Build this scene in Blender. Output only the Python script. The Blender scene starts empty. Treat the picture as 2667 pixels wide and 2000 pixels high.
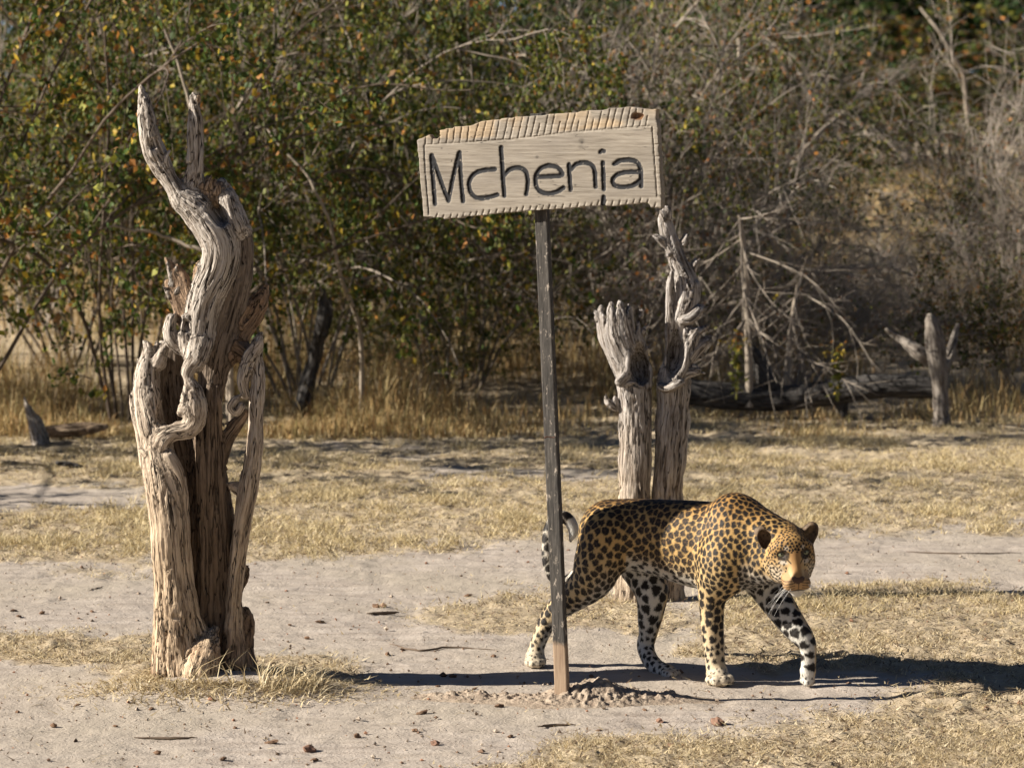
import bpy, math, random
import numpy as np
from mathutils import Vector, Matrix
from mathutils.kdtree import KDTree

# ---------------------------------------------------------------- camera
FPX, CAMZ = 9324.0, 2.0
TH = math.atan((1000 - 211) / FPX)
sc = bpy.context.scene
cam_d = bpy.data.cameras.new('camera'); cam = bpy.data.objects.new('camera', cam_d)
sc.collection.objects.link(cam); sc.camera = cam
cam.location = (0, 0, CAMZ); cam.rotation_euler = (math.pi / 2 - TH, 0, 0)
cam_d.sensor_width = 36; cam_d.lens = FPX / 2667 * 36
cam_d.clip_start = 0.1; cam_d.clip_end = 3000
cam_d.dof.use_dof = True; cam_d.dof.focus_distance = 11.75; cam_d.dof.aperture_fstop = 6.3
# ---------------------------------------------------------------- sky, sun, exposure
SUN_EL, SUN_AZ = math.radians(27), math.radians(6.5)      # azimuth: how far the light runs away from the camera
SD = Vector((math.cos(SUN_EL) * math.cos(SUN_AZ), math.cos(SUN_EL) * math.sin(SUN_AZ), -math.sin(SUN_EL)))
w = bpy.data.worlds.new('World'); sc.world = w; w.use_nodes = True
nt = w.node_tree; bg = nt.nodes['Background']
sky = nt.nodes.new('ShaderNodeTexSky'); sky.sky_type = 'NISHITA'; sky.sun_disc = False
sky.sun_elevation = SUN_EL
sky.sun_rotation = math.atan2(-SD.x, -SD.y)
sky.air_density = 0.3; sky.dust_density = 0.05
nt.links.new(sky.outputs[0], bg.inputs[0]); bg.inputs[1].default_value = 0.05
sun_d = bpy.data.lights.new('sun', 'SUN'); sun_d.energy = 5.0; sun_d.angle = math.radians(0.5); sun_d.color = (1.0, 0.925, 0.81)
sun = bpy.data.objects.new('sun', sun_d); sc.collection.objects.link(sun)
sun.rotation_euler = SD.to_track_quat('-Z', 'Y').to_euler(); sun.location = (-10, -3, 8)
vs = sc.view_settings
vs.view_transform = 'Standard'; vs.look = 'None'; vs.gamma = 1.0; vs.exposure = 1.15
sc.cycles.diffuse_bounces = 3
try: vs.use_curve_mapping = False
except Exception: pass

# ---------------------------------------------------------------- helpers
COL = sc.collection
ct, st = math.cos(TH), math.sin(TH)
def ray(px, py):
    cx, cy = (px - 1333.5) / FPX, -(py - 1000) / FPX
    return np.array([cx, cy * st + ct, cy * ct - st])
def P(px, py, D):
    d = ray(px, py); t = D / d[1]
    return np.array([0, 0, CAMZ]) + d * t
def G(px, py, z=0.0):
    d = ray(px, py); t = (z - CAMZ) / d[2]
    return np.array([0, 0, CAMZ]) + d * t
def proj(V):
    X = V[:, 0]; Y = V[:, 1]; Z = V[:, 2] - CAMZ
    f = Y * ct - Z * st; u = Y * st + Z * ct
    return 1333.5 + FPX * X / f, 1000 - FPX * u / f

def _hash(ix, iy, iz, seed):
    h = (ix.astype(np.uint32) * np.uint32(374761393) + iy.astype(np.uint32) * np.uint32(668265263)
         + iz.astype(np.uint32) * np.uint32(2147483647) + np.uint32((seed * 974711 + 12345) & 0xffffffff))
    h = (h ^ (h >> np.uint32(13))) * np.uint32(1274126177)
    h = (h ^ (h >> np.uint32(15))) * np.uint32(2246822519)
    h = h ^ (h >> np.uint32(16))
    return (h & np.uint32(0xffffff)).astype(np.float32) / np.float32(0xffffff)
def vnoise(Pn, seed=0):
    Pn = np.asarray(Pn, dtype=np.float64)
    fl = np.floor(Pn); i = fl.astype(np.int64) + 100000; f = (Pn - fl).astype(np.float32)
    f = f * f * f * (f * (f * 6 - 15) + 10)
    x, y, z = i[..., 0], i[..., 1], i[..., 2]; fx, fy, fz = f[..., 0], f[..., 1], f[..., 2]
    def H(a, b, c): return _hash(x + a, y + b, z + c, seed)
    c00 = H(0,0,0)*(1-fx)+H(1,0,0)*fx; c10 = H(0,1,0)*(1-fx)+H(1,1,0)*fx
    c01 = H(0,0,1)*(1-fx)+H(1,0,1)*fx; c11 = H(0,1,1)*(1-fx)+H(1,1,1)*fx
    return ((c00*(1-fy)+c10*fy)*(1-fz)+(c01*(1-fy)+c11*fy)*fz)*2-1
def fbm(Pn, octv=4, seed=0, gain=0.5):
    a, s, o = 1.0, 0.0, 0.0
    Pn = np.asarray(Pn, dtype=np.float64)
    for k in range(octv):
        s = s + a * vnoise(Pn * (2.03 ** k) + 17.3 * k, seed + k); o += a; a *= gain
    return s / o
def sstep(a, b, x): 
    t = np.clip((x - a) / (b - a), 0, 1); return t * t * (3 - 2 * t)

def mk_mesh(name, V, Q=None, T=None, smooth=True, cols=None, vecs=None, floats=None):
    me = bpy.data.meshes.new(name)
    V = np.ascontiguousarray(V, dtype=np.float32)
    me.vertices.add(len(V)); me.vertices.foreach_set('co', V.ravel())
    nq = 0 if Q is None else len(Q); nt_ = 0 if T is None else len(T)
    loops = []; starts = []; tot = []
    if nq: loops.append(np.asarray(Q, dtype=np.int32).ravel()); starts.append(np.arange(nq, dtype=np.int32) * 4); tot.append(np.full(nq, 4, np.int32))
    if nt_: loops.append(np.asarray(T, dtype=np.int32).ravel()); starts.append(nq * 4 + np.arange(nt_, dtype=np.int32) * 3); tot.append(np.full(nt_, 3, np.int32))
    L = np.concatenate(loops)
    me.loops.add(len(L)); me.loops.foreach_set('vertex_index', L)
    me.polygons.add(nq + nt_)
    me.polygons.foreach_set('loop_start', np.concatenate(starts)); me.polygons.foreach_set('loop_total', np.concatenate(tot))
    me.polygons.foreach_set('use_smooth', np.full(nq + nt_, smooth))
    me.update(calc_edges=True)
    if cols is not None:
        a = me.attributes.new('Col', 'FLOAT_COLOR', 'POINT')
        c = np.ones((len(V), 4), np.float32); c[:, :3] = cols; a.data.foreach_set('color', c.ravel())
    for k, v in (vecs or {}).items():
        a = me.attributes.new(k, 'FLOAT_VECTOR', 'POINT'); a.data.foreach_set('vector', np.ascontiguousarray(v, np.float32).ravel())
    for k, v in (floats or {}).items():
        a = me.attributes.new(k, 'FLOAT', 'POINT'); a.data.foreach_set('value', np.ascontiguousarray(v, np.float32))
    return me
def obj(name, me, mat=None, parent=None):
    if mat is not None and not me.materials: me.materials.append(mat)
    o = bpy.data.objects.new(name, me); COL.objects.link(o)
    if parent is not None: o.parent = parent
    return o
def tag(o, label=None, cat=None, group=None, kind=None):
    if label: o['label'] = label
    if cat: o['category'] = cat
    if group: o['group'] = group
    if kind: o['kind'] = kind
    return o
def empty(name, loc=(0, 0, 0), rz=0.0, s=(1, 1, 1)):
    o = bpy.data.objects.new(name, None); COL.objects.link(o)
    o.location = loc; o.rotation_euler = (0, 0, rz); o.scale = s; o.empty_display_size = 0.1
    return o
def mesh_parent(o, parent, loc):
    """mesh given in world coordinates under an Empty standing at loc"""
    o.parent = parent; o.location = (-loc[0], -loc[1], -loc[2]); return o

# ---------------------------------------------------------------- materials
class NT:
    def __init__(s, name):
        s.m = bpy.data.materials.new(name); s.m.use_nodes = True
        s.t = s.m.node_tree; s.n = s.t.nodes; s.b = s.n['Principled BSDF']; s.out = s.n['Material Output']
    def node(s, ty, **kw):
        n = s.n.new(ty)
        for k, v in kw.items():
            if k.startswith('i_'): n.inputs[int(k[2:])].default_value = v
            else: setattr(n, k, v)
        return n
    def link(s, a, b): s.t.links.new(a, b); return s
    def attr(s, name):
        n = s.n.new('ShaderNodeAttribute'); n.attribute_name = name; return n
    def noise(s, vec, scale, detail=4, rough=0.6, dist=0.0):
        n = s.n.new('ShaderNodeTexNoise'); n.inputs['Scale'].default_value = scale; n.inputs['Detail'].default_value = detail
        n.inputs['Roughness'].default_value = rough; n.inputs['Distortion'].default_value = dist
        if vec is not None: s.link(vec, n.inputs['Vector'])
        return n
    def ramp(s, fac, stops, interp='LINEAR'):
        n = s.n.new('ShaderNodeValToRGB'); n.color_ramp.interpolation = interp
        e = n.color_ramp.elements
        while len(e) < len(stops): e.new(0.5)
        for k, (p, c) in enumerate(stops):
            e[k].position = p; e[k].color = (*c, 1) if len(c) == 3 else c
        s.link(fac, n.inputs[0]); return n
    def mix(s, fac, a, b, mode='MIX'):
        n = s.n.new('ShaderNodeMix'); n.data_type = 'RGBA'; n.blend_type = mode
        for v, i in ((fac, 0), (a, 6), (b, 7)):
            if hasattr(v, 'links') or hasattr(v, 'is_linked'): s.link(v, n.inputs[i])
            elif i == 0: n.inputs[0].default_value = v
            else: n.inputs[i].default_value = (*v, 1)
        return n.outputs[2]
    def mapping(s, vec, scale):
        n = s.n.new('ShaderNodeMapping'); n.inputs['Scale'].default_value = scale; s.link(vec, n.inputs['Vector']); return n.outputs[0]
    def math(s, op, a, b):
        n = s.n.new('ShaderNodeMath'); n.operation = op
        for v, i in ((a, 0), (b, 1)):
            if hasattr(v, 'is_linked'): s.link(v, n.inputs[i])
            else: n.inputs[i].default_value = v
        return n.outputs[0]
    def bump(s, h, strength, dist, prev=None):
        n = s.n.new('ShaderNodeBump'); n.inputs['Strength'].default_value = strength; n.inputs['Distance'].default_value = dist
        s.link(h, n.inputs['Height'])
        if prev is not None: s.link(prev, n.inputs['Normal'])
        return n.outputs[0]
    def done(s, col=None, rough=0.9, normal=None, spec=0.2):
        if col is not None:
            if hasattr(col, 'is_linked'): s.link(col, s.b.inputs['Base Color'])
            else: s.b.inputs['Base Color'].default_value = (*col, 1)
        s.b.inputs['Roughness'].default_value = rough
        s.b.inputs['Specular IOR Level'].default_value = spec
        if normal is not None: s.link(normal, s.b.inputs['Normal'])
        return s.m

def mat_plain(name, col, rough=0.85, spec=0.2, var=0.25, scale=30):
    t = NT(name); g = t.node('ShaderNodeNewGeometry')
    n = t.noise(g.outputs['Position'], scale, 4)
    c = t.mix(n.outputs[0], tuple(x * (1 - var) for x in col), tuple(min(1, x * (1 + var)) for x in col))
    return t.done(c, rough, t.bump(n.outputs[0], 0.3, 0.004), spec)
def mat_leaf(name, trans=0.35):
    t = NT(name); a = t.attr('Col')
    t.done(a.outputs[0], 0.6, None, 0.25)
    tr = t.node('ShaderNodeBsdfTranslucent'); t.link(a.outputs[0], tr.inputs[0])
    mx = t.node('ShaderNodeMixShader'); mx.inputs[0].default_value = trans
    t.link(t.b.outputs[0], mx.inputs[1]); t.link(tr.outputs[0], mx.inputs[2]); t.link(mx.outputs[0], t.out.inputs[0])
    return t.m
def mat_wood(name, dark, mid, pale, tint=True, bumpd=0.004):
    """weathered wood: streaks along the grain (attribute grain: across, across, along in metres)"""
    t = NT(name); g = t.attr('grain'); v = t.mapping(g.outputs['Vector'], (1, 1, 0.07))
    n1 = t.noise(v, 95, 5, 0.62, 0.12); n2 = t.noise(v, 340, 4, 0.6); n3 = t.noise(g.outputs['Vector'], 9, 4, 0.6)
    f = t.math('ADD', t.math('MULTIPLY', n1.outputs[0], 0.62), t.math('MULTIPLY', n2.outputs[0], 0.38))
    r = t.ramp(f, [(0.39, dark), (0.455, mid), (0.54, pale), (0.68, tuple(min(1, x * 1.18) for x in pale))])
    c = r.outputs[0]
    if tint:
        a = t.attr('Col'); c = t.mix(1.0, c, a.outputs[0], 'MULTIPLY')
    c = t.mix(t.math('MULTIPLY', n3.outputs[0], 0.28), c, mid)
    n4 = t.noise(v, 46, 3, 0.5, 0.1); ck = t.math('ABSOLUTE', t.math('SUBTRACT', n4.outputs[0], 0.5), 0.0)
    ckr = t.ramp(ck, [(0.0, (0, 0, 0)), (0.006, (0.12, 0.12, 0.12)), (0.016, (1, 1, 1))])
    c = t.mix(ckr.outputs[0], tuple(x * .45 for x in dark), c)
    if tint: c = t.mix(1.0, c, t.mix(0.5, (1, 1, 1), a.outputs[0]), 'MULTIPLY') if False else c
    nb = t.bump(n1.outputs[0], 1.0, bumpd * 2.6); nb = t.bump(n2.outputs[0], 0.7, bumpd * 0.6, nb); nb = t.bump(ckr.outputs[0], 1.0, bumpd * 1.6, nb)
    return t.done(c, 0.82, nb, 0.2)

# ---------------------------------------------------------------- implicit surfaces
def surface_nets(F, org, h):
    S = F < 0
    cnt = np.zeros(tuple(n - 1 for n in F.shape), np.int8)
    for a in (0, 1):
        for b in (0, 1):
            for c in (0, 1):
                cnt += S[a:S.shape[0]-1+a, b:S.shape[1]-1+b, c:S.shape[2]-1+c]
    act = (cnt > 0) & (cnt < 8)
    I = np.argwhere(act); idx = np.full(act.shape, -1, np.int64); idx[act] = np.arange(len(I))
    cor = np.array([(a, b, c) for a in (0, 1) for b in (0, 1) for c in (0, 1)])
    val = np.stack([F[I[:, 0]+a, I[:, 1]+b, I[:, 2]+c] for a, b, c in cor], 1)
    acc = np.zeros((len(I), 3)); num = np.zeros(len(I))
    for i in range(8):
        for j in range(i + 1, 8):
            if np.abs(cor[i] - cor[j]).sum() != 1: continue
            m = (val[:, i] < 0) != (val[:, j] < 0)
            t = val[m, i] / (val[m, i] - val[m, j])
            acc[m] += cor[i] + t[:, None] * (cor[j] - cor[i]); num[m] += 1
    V = (I + acc / num[:, None]) * h + org
    quads = []
    for ax in range(3):
        sl0 = [slice(None)] * 3; sl1 = [slice(None)] * 3; sl0[ax] = slice(0, -1); sl1[ax] = slice(1, None)
        s0, s1 = S[tuple(sl0)], S[tuple(sl1)]
        e = np.argwhere(s0 != s1); fl = s0[e[:, 0], e[:, 1], e[:, 2]]
        b, c = [k for k in range(3) if k != ax]
        ok = (e[:, b] > 0) & (e[:, c] > 0) & (e[:, b] < S.shape[b]-1) & (e[:, c] < S.shape[c]-1)
        e, fl = e[ok], fl[ok]
        def cell(db, dc):
            q = e.copy(); q[:, b] += db; q[:, c] += dc; return idx[q[:, 0], q[:, 1], q[:, 2]]
        q = np.stack([cell(-1, -1), cell(0, -1), cell(0, 0), cell(-1, 0)], 1)
        if ax == 1: fl = ~fl
        q[~fl] = q[~fl][:, ::-1]
        quads.append(q)
    return V, np.concatenate(quads)

def catmull(pts, n):
    """pts (m,k) -> smooth resample, n samples a span"""
    p = np.asarray(pts, float); p = np.vstack([2*p[0]-p[1], p, 2*p[-1]-p[-2]]); out = []
    for i in range(1, len(p) - 2):
        for t in np.linspace(0, 1, n, endpoint=False):
            a, b, c, d = p[i-1:i+3]
            out.append(0.5 * ((2*b) + (-a+c)*t + (2*a-5*b+4*c-d)*t*t + (-a+3*b-3*c+d)*t**3))
    out.append(p[-2]); return np.array(out)
class Strand:
    def __init__(s, pts, rad, n=3, sq=(1, 1, 1), k=0.02, name='', sub=False):
        q = np.hstack([np.asarray(pts, float), np.asarray(rad, float)[:, None]])
        q = catmull(q, n) if len(q) > 2 and n > 1 else q
        s.p = q[:, :3]; s.r = np.maximum(q[:, 3], 0.001); s.sq = np.array(sq, float); s.k = k; s.name = name; s.sub = sub
    def dist(s, X, local=False):
        best = None
        isq = 1 / s.sq; ms = s.sq.min(); acc = 0.0
        for i in range(len(s.p) - 1):
            a, b = s.p[i], s.p[i+1]; ab = b - a; L2 = ab @ ab + 1e-12
            pa = X - a
            t = np.clip((pa @ ab) / L2, 0, 1)
            o = (pa - t[..., None] * ab) * isq
            d = (np.sqrt((o * o).sum(-1)) - (s.r[i] + t * (s.r[i+1] - s.r[i]))) * ms
            if best is None:
                best = d
                if local: O = o.copy(); A = t * math.sqrt(L2); Tn = np.broadcast_to(ab / math.sqrt(L2), o.shape).copy()
            elif local:
                m = d < best; best = np.where(m, d, best); O[m] = o[m]; A[m] = acc + t[m] * math.sqrt(L2); Tn[m] = ab / math.sqrt(L2)
            else: best = np.minimum(best, d)
            acc += math.sqrt(L2)
        return (best, O, A, Tn) if local else best
    def bbox(s, pad):
        e = (s.r[:, None] * s.sq) + pad
        return (s.p - e).min(0), (s.p + e).max(0)
class Field:
    def __init__(s, lo, hi, h):
        s.lo = np.array(lo, float); s.h = h
        s.n = np.ceil((np.array(hi) - s.lo) / h).astype(int) + 1
        s.F = np.full(tuple(s.n), 0.5, np.float32)
    def _box(s, lo, hi):
        return np.maximum(0, np.floor((lo - s.lo) / s.h).astype(int)), np.minimum(s.n, np.ceil((hi - s.lo) / s.h).astype(int) + 1)
    def add(s, g, k=None):
        k = g.k if k is None else k; pad = k + 2 * s.h
        i0, i1 = s._box(*g.bbox(pad))
        if (i1 <= i0).any(): return
        d = np.full(tuple(i1 - i0), 0.5, np.float32)
        ax = [(s.lo[a] + s.h * np.arange(i0[a], i1[a])).astype(np.float32) for a in range(3)]
        isq = (1 / g.sq).astype(np.float32); ms = np.float32(g.sq.min())
        for q in range(len(g.p) - 1):
            a, b = g.p[q], g.p[q+1]; e = np.maximum(g.r[q], g.r[q+1]) * g.sq + pad
            j0, j1 = s._box(np.minimum(a, b) - e, np.maximum(a, b) + e); j0 = np.maximum(j0 - i0, 0); j1 = np.minimum(j1 - i0, i1 - i0)
            if (j1 <= j0).any(): continue
            sl = tuple(slice(j0[c], j1[c]) for c in range(3)); ab = (b - a).astype(np.float32); L2 = np.float32(ab @ ab + 1e-12)
            X, Y, Z = ax[0][sl[0], None, None] - np.float32(a[0]), ax[1][None, sl[1], None] - np.float32(a[1]), ax[2][None, None, sl[2]] - np.float32(a[2])
            t = np.clip((X * ab[0] + Y * ab[1] + Z * ab[2]) / L2, 0, 1)
            dd = np.sqrt(((X - t * ab[0]) * isq[0]) ** 2 + ((Y - t * ab[1]) * isq[1]) ** 2 + ((Z - t * ab[2]) * isq[2]) ** 2)
            dd = (dd - np.float32(g.r[q]) - t * np.float32(g.r[q+1] - g.r[q])) * ms
            d[sl] = np.minimum(d[sl], dd)
        sl = tuple(slice(i0[a], i1[a]) for a in range(3)); f = s.F[sl]
        if g.sub:
            d = -d; hh = np.maximum(k - np.abs(f - d), 0) / k; s.F[sl] = np.maximum(f, d) + hh * hh * k * 0.25
        else:
            hh = np.maximum(k - np.abs(f - d), 0) / k; s.F[sl] = np.minimum(f, d) - hh * hh * k * 0.25
    def mesh(s): return surface_nets(s.F, s.lo, s.h)

def vnormals(V, Q):
    n = np.zeros_like(V); a, b, c, d = (V[Q[:, i]] for i in range(4))
    fn = np.cross(c - a, d - b)
    for i in range(4):
        for k in range(3): n[:, k] += np.bincount(Q[:, i], fn[:, k], len(V))
    return n / (np.linalg.norm(n, axis=1, keepdims=True) + 1e-12)

# ================================================================ GROUND
DS = 2667 / 2212.0
def litter(x, y):
    """1 = dry grass and litter, 0 = bare sand; a map of the place, in metres"""
    V = np.stack([x, np.maximum(y, 2.5), np.zeros_like(x)], 1)
    px, py = proj(V); X = px / DS; Y = py / DS
    n1 = fbm(np.stack([x * 1.3, y * 0.9, x * 0], 1), 4, 3); n2 = fbm(np.stack([x * 6, y * 4, x * 0], 1), 3, 9)
    Y = Y + n1 * 30 + n2 * 26; X = X + n1 * 90 + n2 * 45
    def ell(cx, cy, rx, ry, s=0.35):
        r = np.sqrt(((X - cx) / rx) ** 2 + ((Y - cy) / ry) ** 2); return 1 - sstep(1 - s, 1 + s, r)
    b1 = np.interp(X, [-600, 0, 330, 550, 1000, 1180, 1800, 2212, 3000], [1245, 1225, 1220, 1212, 1188, 1172, 1152, 1142, 1125])
    A = 1 - sstep(-34, 22, Y - b1)
    for e in ((100, 1070, 290, 24, 1.0), (1130, 1020, 280, 17, 0.85), (1800, 1042, 320, 9, 0.45), (-500, 1075, 300, 22, 1), (800, 970, 160, 6, .6)):
        A = A * (1 - e[4] * ell(*e[:4]))
    B = (1 - sstep(300, 420, X)) * sstep(1358, 1378, Y) * (1 - sstep(1425, 1450, Y)) * 0.9
    C = ell(500, 1448, 270, 46)
    D_ = ell(1180, 1325, 300, 42) * 0.8
    lo = np.interp(X, [1400, 1500, 1800, 2212, 3000], [1400, 1436, 1462, 1450, 1440])
    E = sstep(1420, 1520, X) * sstep(1258, 1280, Y) * (1 - sstep(-12, 12, Y - lo)) * 0.9
    fl = np.interp(X, [300, 900, 1200, 1500, 1800, 2100, 3000], [1850, 1680, 1600, 1566, 1516, 1440, 1380])
    Fm = sstep(-26, 50, Y - fl) * 0.95
    return np.clip(np.max([A, B, C, D_, E, Fm], 0), 0, 1)
STB = G(560, 1797)                      # foot of the big stump
def zg(x, y):
    x = np.asarray(x, float); y = np.asarray(y, float); o = np.zeros_like(x)
    z = 0.012 * fbm(np.stack([x * 0.8, y * 0.8, o], -1), 3, 1)
    z = z + 0.062 * np.exp(-(((x - STB[0] - .03) / 0.36) ** 2 + ((y - STB[1]) / 0.24) ** 2))
    return z + 0.12 * sstep(21, 27, y) * (1 + fbm(np.stack([x * .35, y * .35, o], -1), 3, 5)) 
def grow_axis(a, b, step, lo, hi, g=1.22):
    c = list(np.arange(a, b + 1e-6, step)); s = step
    while c[-1] < hi: s *= g; c.append(c[-1] + s)
    s = step
    while c[0] > lo: s *= g; c.insert(0, c[0] - s)
    return np.array(c)
gx = grow_axis(-2.4, 2.4, 0.016, -1500, 1500); gy = grow_axis(10.2, 20.5, 0.024, -200, 2500)
GX, GY = np.meshgrid(gx, gy, indexing='ij'); fx, fy = GX.ravel(), GY.ravel()
lit = litter(fx, fy)
near = np.exp(-(np.maximum(0, np.abs(fx) - 3) / 2) ** 2 - (np.maximum(0, fy - 22) / 6) ** 2 - (np.maximum(0, 9 - fy) / 3) ** 2)
zz = zg(fx, fy)
o3 = np.zeros_like(fx)
fine = fbm(np.stack([fx * 9, fy * 9, o3], 1), 4, 21) * 0.006 + fbm(np.stack([fx * 34, fy * 26, o3], 1), 2, 33) * 0.0035
fine = fine * 1.25 - np.maximum(0, vnoise(np.stack([fx * 7.5, fy * 6.5, o3], 1), 55) - .3) * .016
clod = np.maximum(0, fbm(np.stack([fx * 16, fy * 16, o3], 1), 3, 41)) * np.where(fy > 13, .016, .028) + np.maximum(0, vnoise(np.stack([fx * 38, fy * 38, o3], 1), 43)) * 0.008
zz = zz + near * (fine * (0.55 + 0.9 * lit) + clod * lit * lit)
nxg, nyg = len(gx), len(gy); ii = np.arange(nxg * nyg).reshape(nxg, nyg)
gq = np.stack([ii[:-1, :-1].ravel(), ii[1:, :-1].ravel(), ii[1:, 1:].ravel(), ii[:-1, 1:].ravel()], 1)
t = NT('sandy_ground'); g = t.node('ShaderNodeNewGeometry'); pos = g.outputs['Position']
a = t.attr('litter')
n_big = t.noise(pos, 1.1, 5, 0.55); n_mid = t.noise(pos, 9, 5, 0.65); n_fine = t.noise(pos, 85, 4, 0.7); n_str = t.noise(t.mapping(pos, (1.2, 5, 1)), 3.2, 5, 0.6)
sand = t.ramp(n_str.outputs[0], [(0.3, (0.32, 0.268, 0.225)), (0.5, (0.41, 0.352, 0.30)), (0.72, (0.49, 0.43, 0.375))]).outputs[0]
sand = t.mix(t.ramp(n_big.outputs[0], [(0.4, (0, 0, 0)), (0.65, (1, 1, 1))]).outputs[0], sand, (0.40, 0.345, 0.28))
soil = t.ramp(n_mid.outputs[0], [(0.28, (0.22, 0.165, 0.115)), (0.46, (0.38, 0.305, 0.21)), (0.7, (0.52, 0.43, 0.30))]).outputs[0]
f = t.math('ADD', a.outputs['Fac'], t.math('MULTIPLY', t.math('SUBTRACT', n_mid.outputs[0], 0.5), 0.9))
c = t.mix(t.ramp(f, [(0.3, (0, 0, 0)), (0.7, (1, 1, 1))]).outputs[0], sand, soil)
c = t.mix(t.ramp(n_fine.outputs[0], [(0.25, (.55, .55, .55)), (0.42, (0, 0, 0))]).outputs[0], c, (0.16, 0.12, 0.09))
c = t.mix(t.ramp(n_fine.outputs[0], [(0.62, (0, 0, 0)), (0.78, (.5, .5, .5))]).outputs[0], c, (0.56, 0.49, 0.41))
nb = t.bump(n_mid.outputs[0], 0.5, 0.02); nb = t.bump(n_fine.outputs[0], 0.8, 0.006, nb)
M_ground = t.done(c, 0.95, nb, 0.1)
ground = obj('ground', mk_mesh('ground', np.stack([fx, fy, zz], 1), gq, floats={'litter': lit}), M_ground)
tag(ground, 'pale sandy ground with tracks and patches of dry litter', kind='structure')

rng = np.random.default_rng(7)
def zat(x, y): return zg(x, y)
# ---------------------------------------------------------------- blades of dry grass
def blades(x, y, z, h, wd, lean, cols, seg=1, seed=0, face_cam=0.0):
    """tapering blades; lean (n,2) tip offset in metres; seg 1 = one triangle, 2 = bent blade"""
    r = np.random.default_rng(seed); n = len(x)
    th = r.uniform(0, 2 * np.pi, n); wx, wy = np.cos(th) * wd / 2, np.sin(th) * wd / 2
    b = np.stack([x, y, z], 1); side = np.stack([wx, wy, np.zeros(n)], 1)
    tip = b + np.stack([lean[:, 0], lean[:, 1], h], 1)
    if seg == 1:
        V = np.stack([b - side, b + side, tip], 1).reshape(-1, 3)
        T = np.arange(3 * n).reshape(n, 3); return V, None, T, np.repeat(cols, 3, 0)
    mid = b + np.stack([lean[:, 0] * 0.32, lean[:, 1] * 0.32, h * 0.62], 1)
    V = np.stack([b - side, b + side, mid + side * 0.75, mid - side * 0.75, tip], 1).reshape(-1, 3)
    i = np.arange(n) * 5
    Q = np.stack([i, i + 1, i + 2, i + 3], 1); T = np.stack([i + 3, i + 2, i + 4], 1)
    return V, Q, T, np.repeat(cols, 5, 0)
STRAW = np.array([(0.62, 0.51, 0.31), (0.54, 0.435, 0.255), (0.70, 0.60, 0.41), (0.45, 0.35, 0.20), (0.36, 0.28, 0.17), (0.66, 0.54, 0.34)])
def straw(n, r, dull=0.0):
    c = STRAW[r.integers(0, len(STRAW), n)] * r.uniform(0.75, 1.15, (n, 1)); return c * (1 - dull)
M_straw = mat_leaf('dry_grass_blades', 0.25)

def short_grass():
    r = np.random.default_rng(11)
    # candidate tuft centres over the visible plain
    n = 62000
    d = 1 / (1 / 10.0 + (1 / 21.5 - 1 / 10.0) * r.uniform(0, 1, n) ** 0.8)
    x = r.uniform(-1, 1, n) * (0.155 * d + 0.25)
    L = litter(x, d); m = r.uniform(0, 1, n) < np.clip(L * 1.1 - 0.08, 0, 1) ** 1.5
    cl = fbm(np.stack([x * 3.5, d * 2.6, x * 0], 1), 3, 77)
    m &= r.uniform(-0.7, 0.7, n) < cl * 1.3 + 0.12
    x, d, L, cl = x[m], d[m], L[m], cl[m]
    k = 6; X = np.repeat(x, k) + r.normal(0, .016, len(x) * k); Y = np.repeat(d, k) + r.normal(0, .016, len(x) * k)
    nn = len(X); tall = np.repeat(np.clip(0.6 + cl, 0.35, 1.25), k) * np.where(Y > 13.2, 1.25, 0.62)
    h = r.uniform(0.010, 0.040, nn) * tall
    ln = r.normal(0, 1, (nn, 2)) * h[:, None] * 0.9
    c = straw(nn, r) ; c[Y > 12.9] *= np.array([1.0, 1.0, 0.92])
    return blades(X, Y, zat(X, Y) + 0.004, h, r.uniform(.0022, .0048, nn) * np.where(Y > 15, 1.5, 1.0), ln, c, 1, 12)
V, Q, T, C = short_grass()
tag(obj('short_dry_grass', mk_mesh('short_dry_grass', V, Q, T, False, C), M_straw),
    'short trampled straw coloured grass covering the open plain', 'grass', kind='stuff')
def litter_bits():
    r = np.random.default_rng(19); n = 75000
    d = 1 / (1 / 10.0 + (1 / 19.0 - 1 / 10.0) * r.uniform(0, 1, n) ** 0.75); x = r.uniform(-1, 1, n) * (0.155 * d + 0.2)
    L = litter(x, d); m = r.uniform(0, 1, n) < np.clip(L, 0.02, 1); x, d = x[m], d[m]; n = len(x)
    th = r.uniform(0, 2 * np.pi, n); ln = r.uniform(.012, .055, n); lift = r.uniform(0.0, .014, n)
    a = np.stack([np.cos(th), np.sin(th), np.zeros(n)], 1); s = np.stack([-np.sin(th), np.cos(th), np.zeros(n)], 1) * r.uniform(.0015, .0042, n)[:, None]
    b = np.stack([x, d, zat(x, d) + r.uniform(.008, .022, n)], 1)
    V = np.stack([b - s, b + s, b + a * ln[:, None] + np.array([0, 0, 1]) * lift[:, None]], 1).reshape(-1, 3)
    return V, None, np.arange(3 * n).reshape(n, 3), np.repeat(np.where(r.uniform(0, 1, (n, 1)) < .28, np.array([.13, .085, .05]) * r.uniform(.6, 1.5, (n, 1)), straw(n, r, 0.06)), 3, 0)
V, Q, T, C = litter_bits()
tag(obj('straw_litter', mk_mesh('straw_litter', V, Q, T, False, C), M_straw), 'fallen straw and leaf litter lying flat on the sand', 'litter', kind='stuff')

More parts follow.
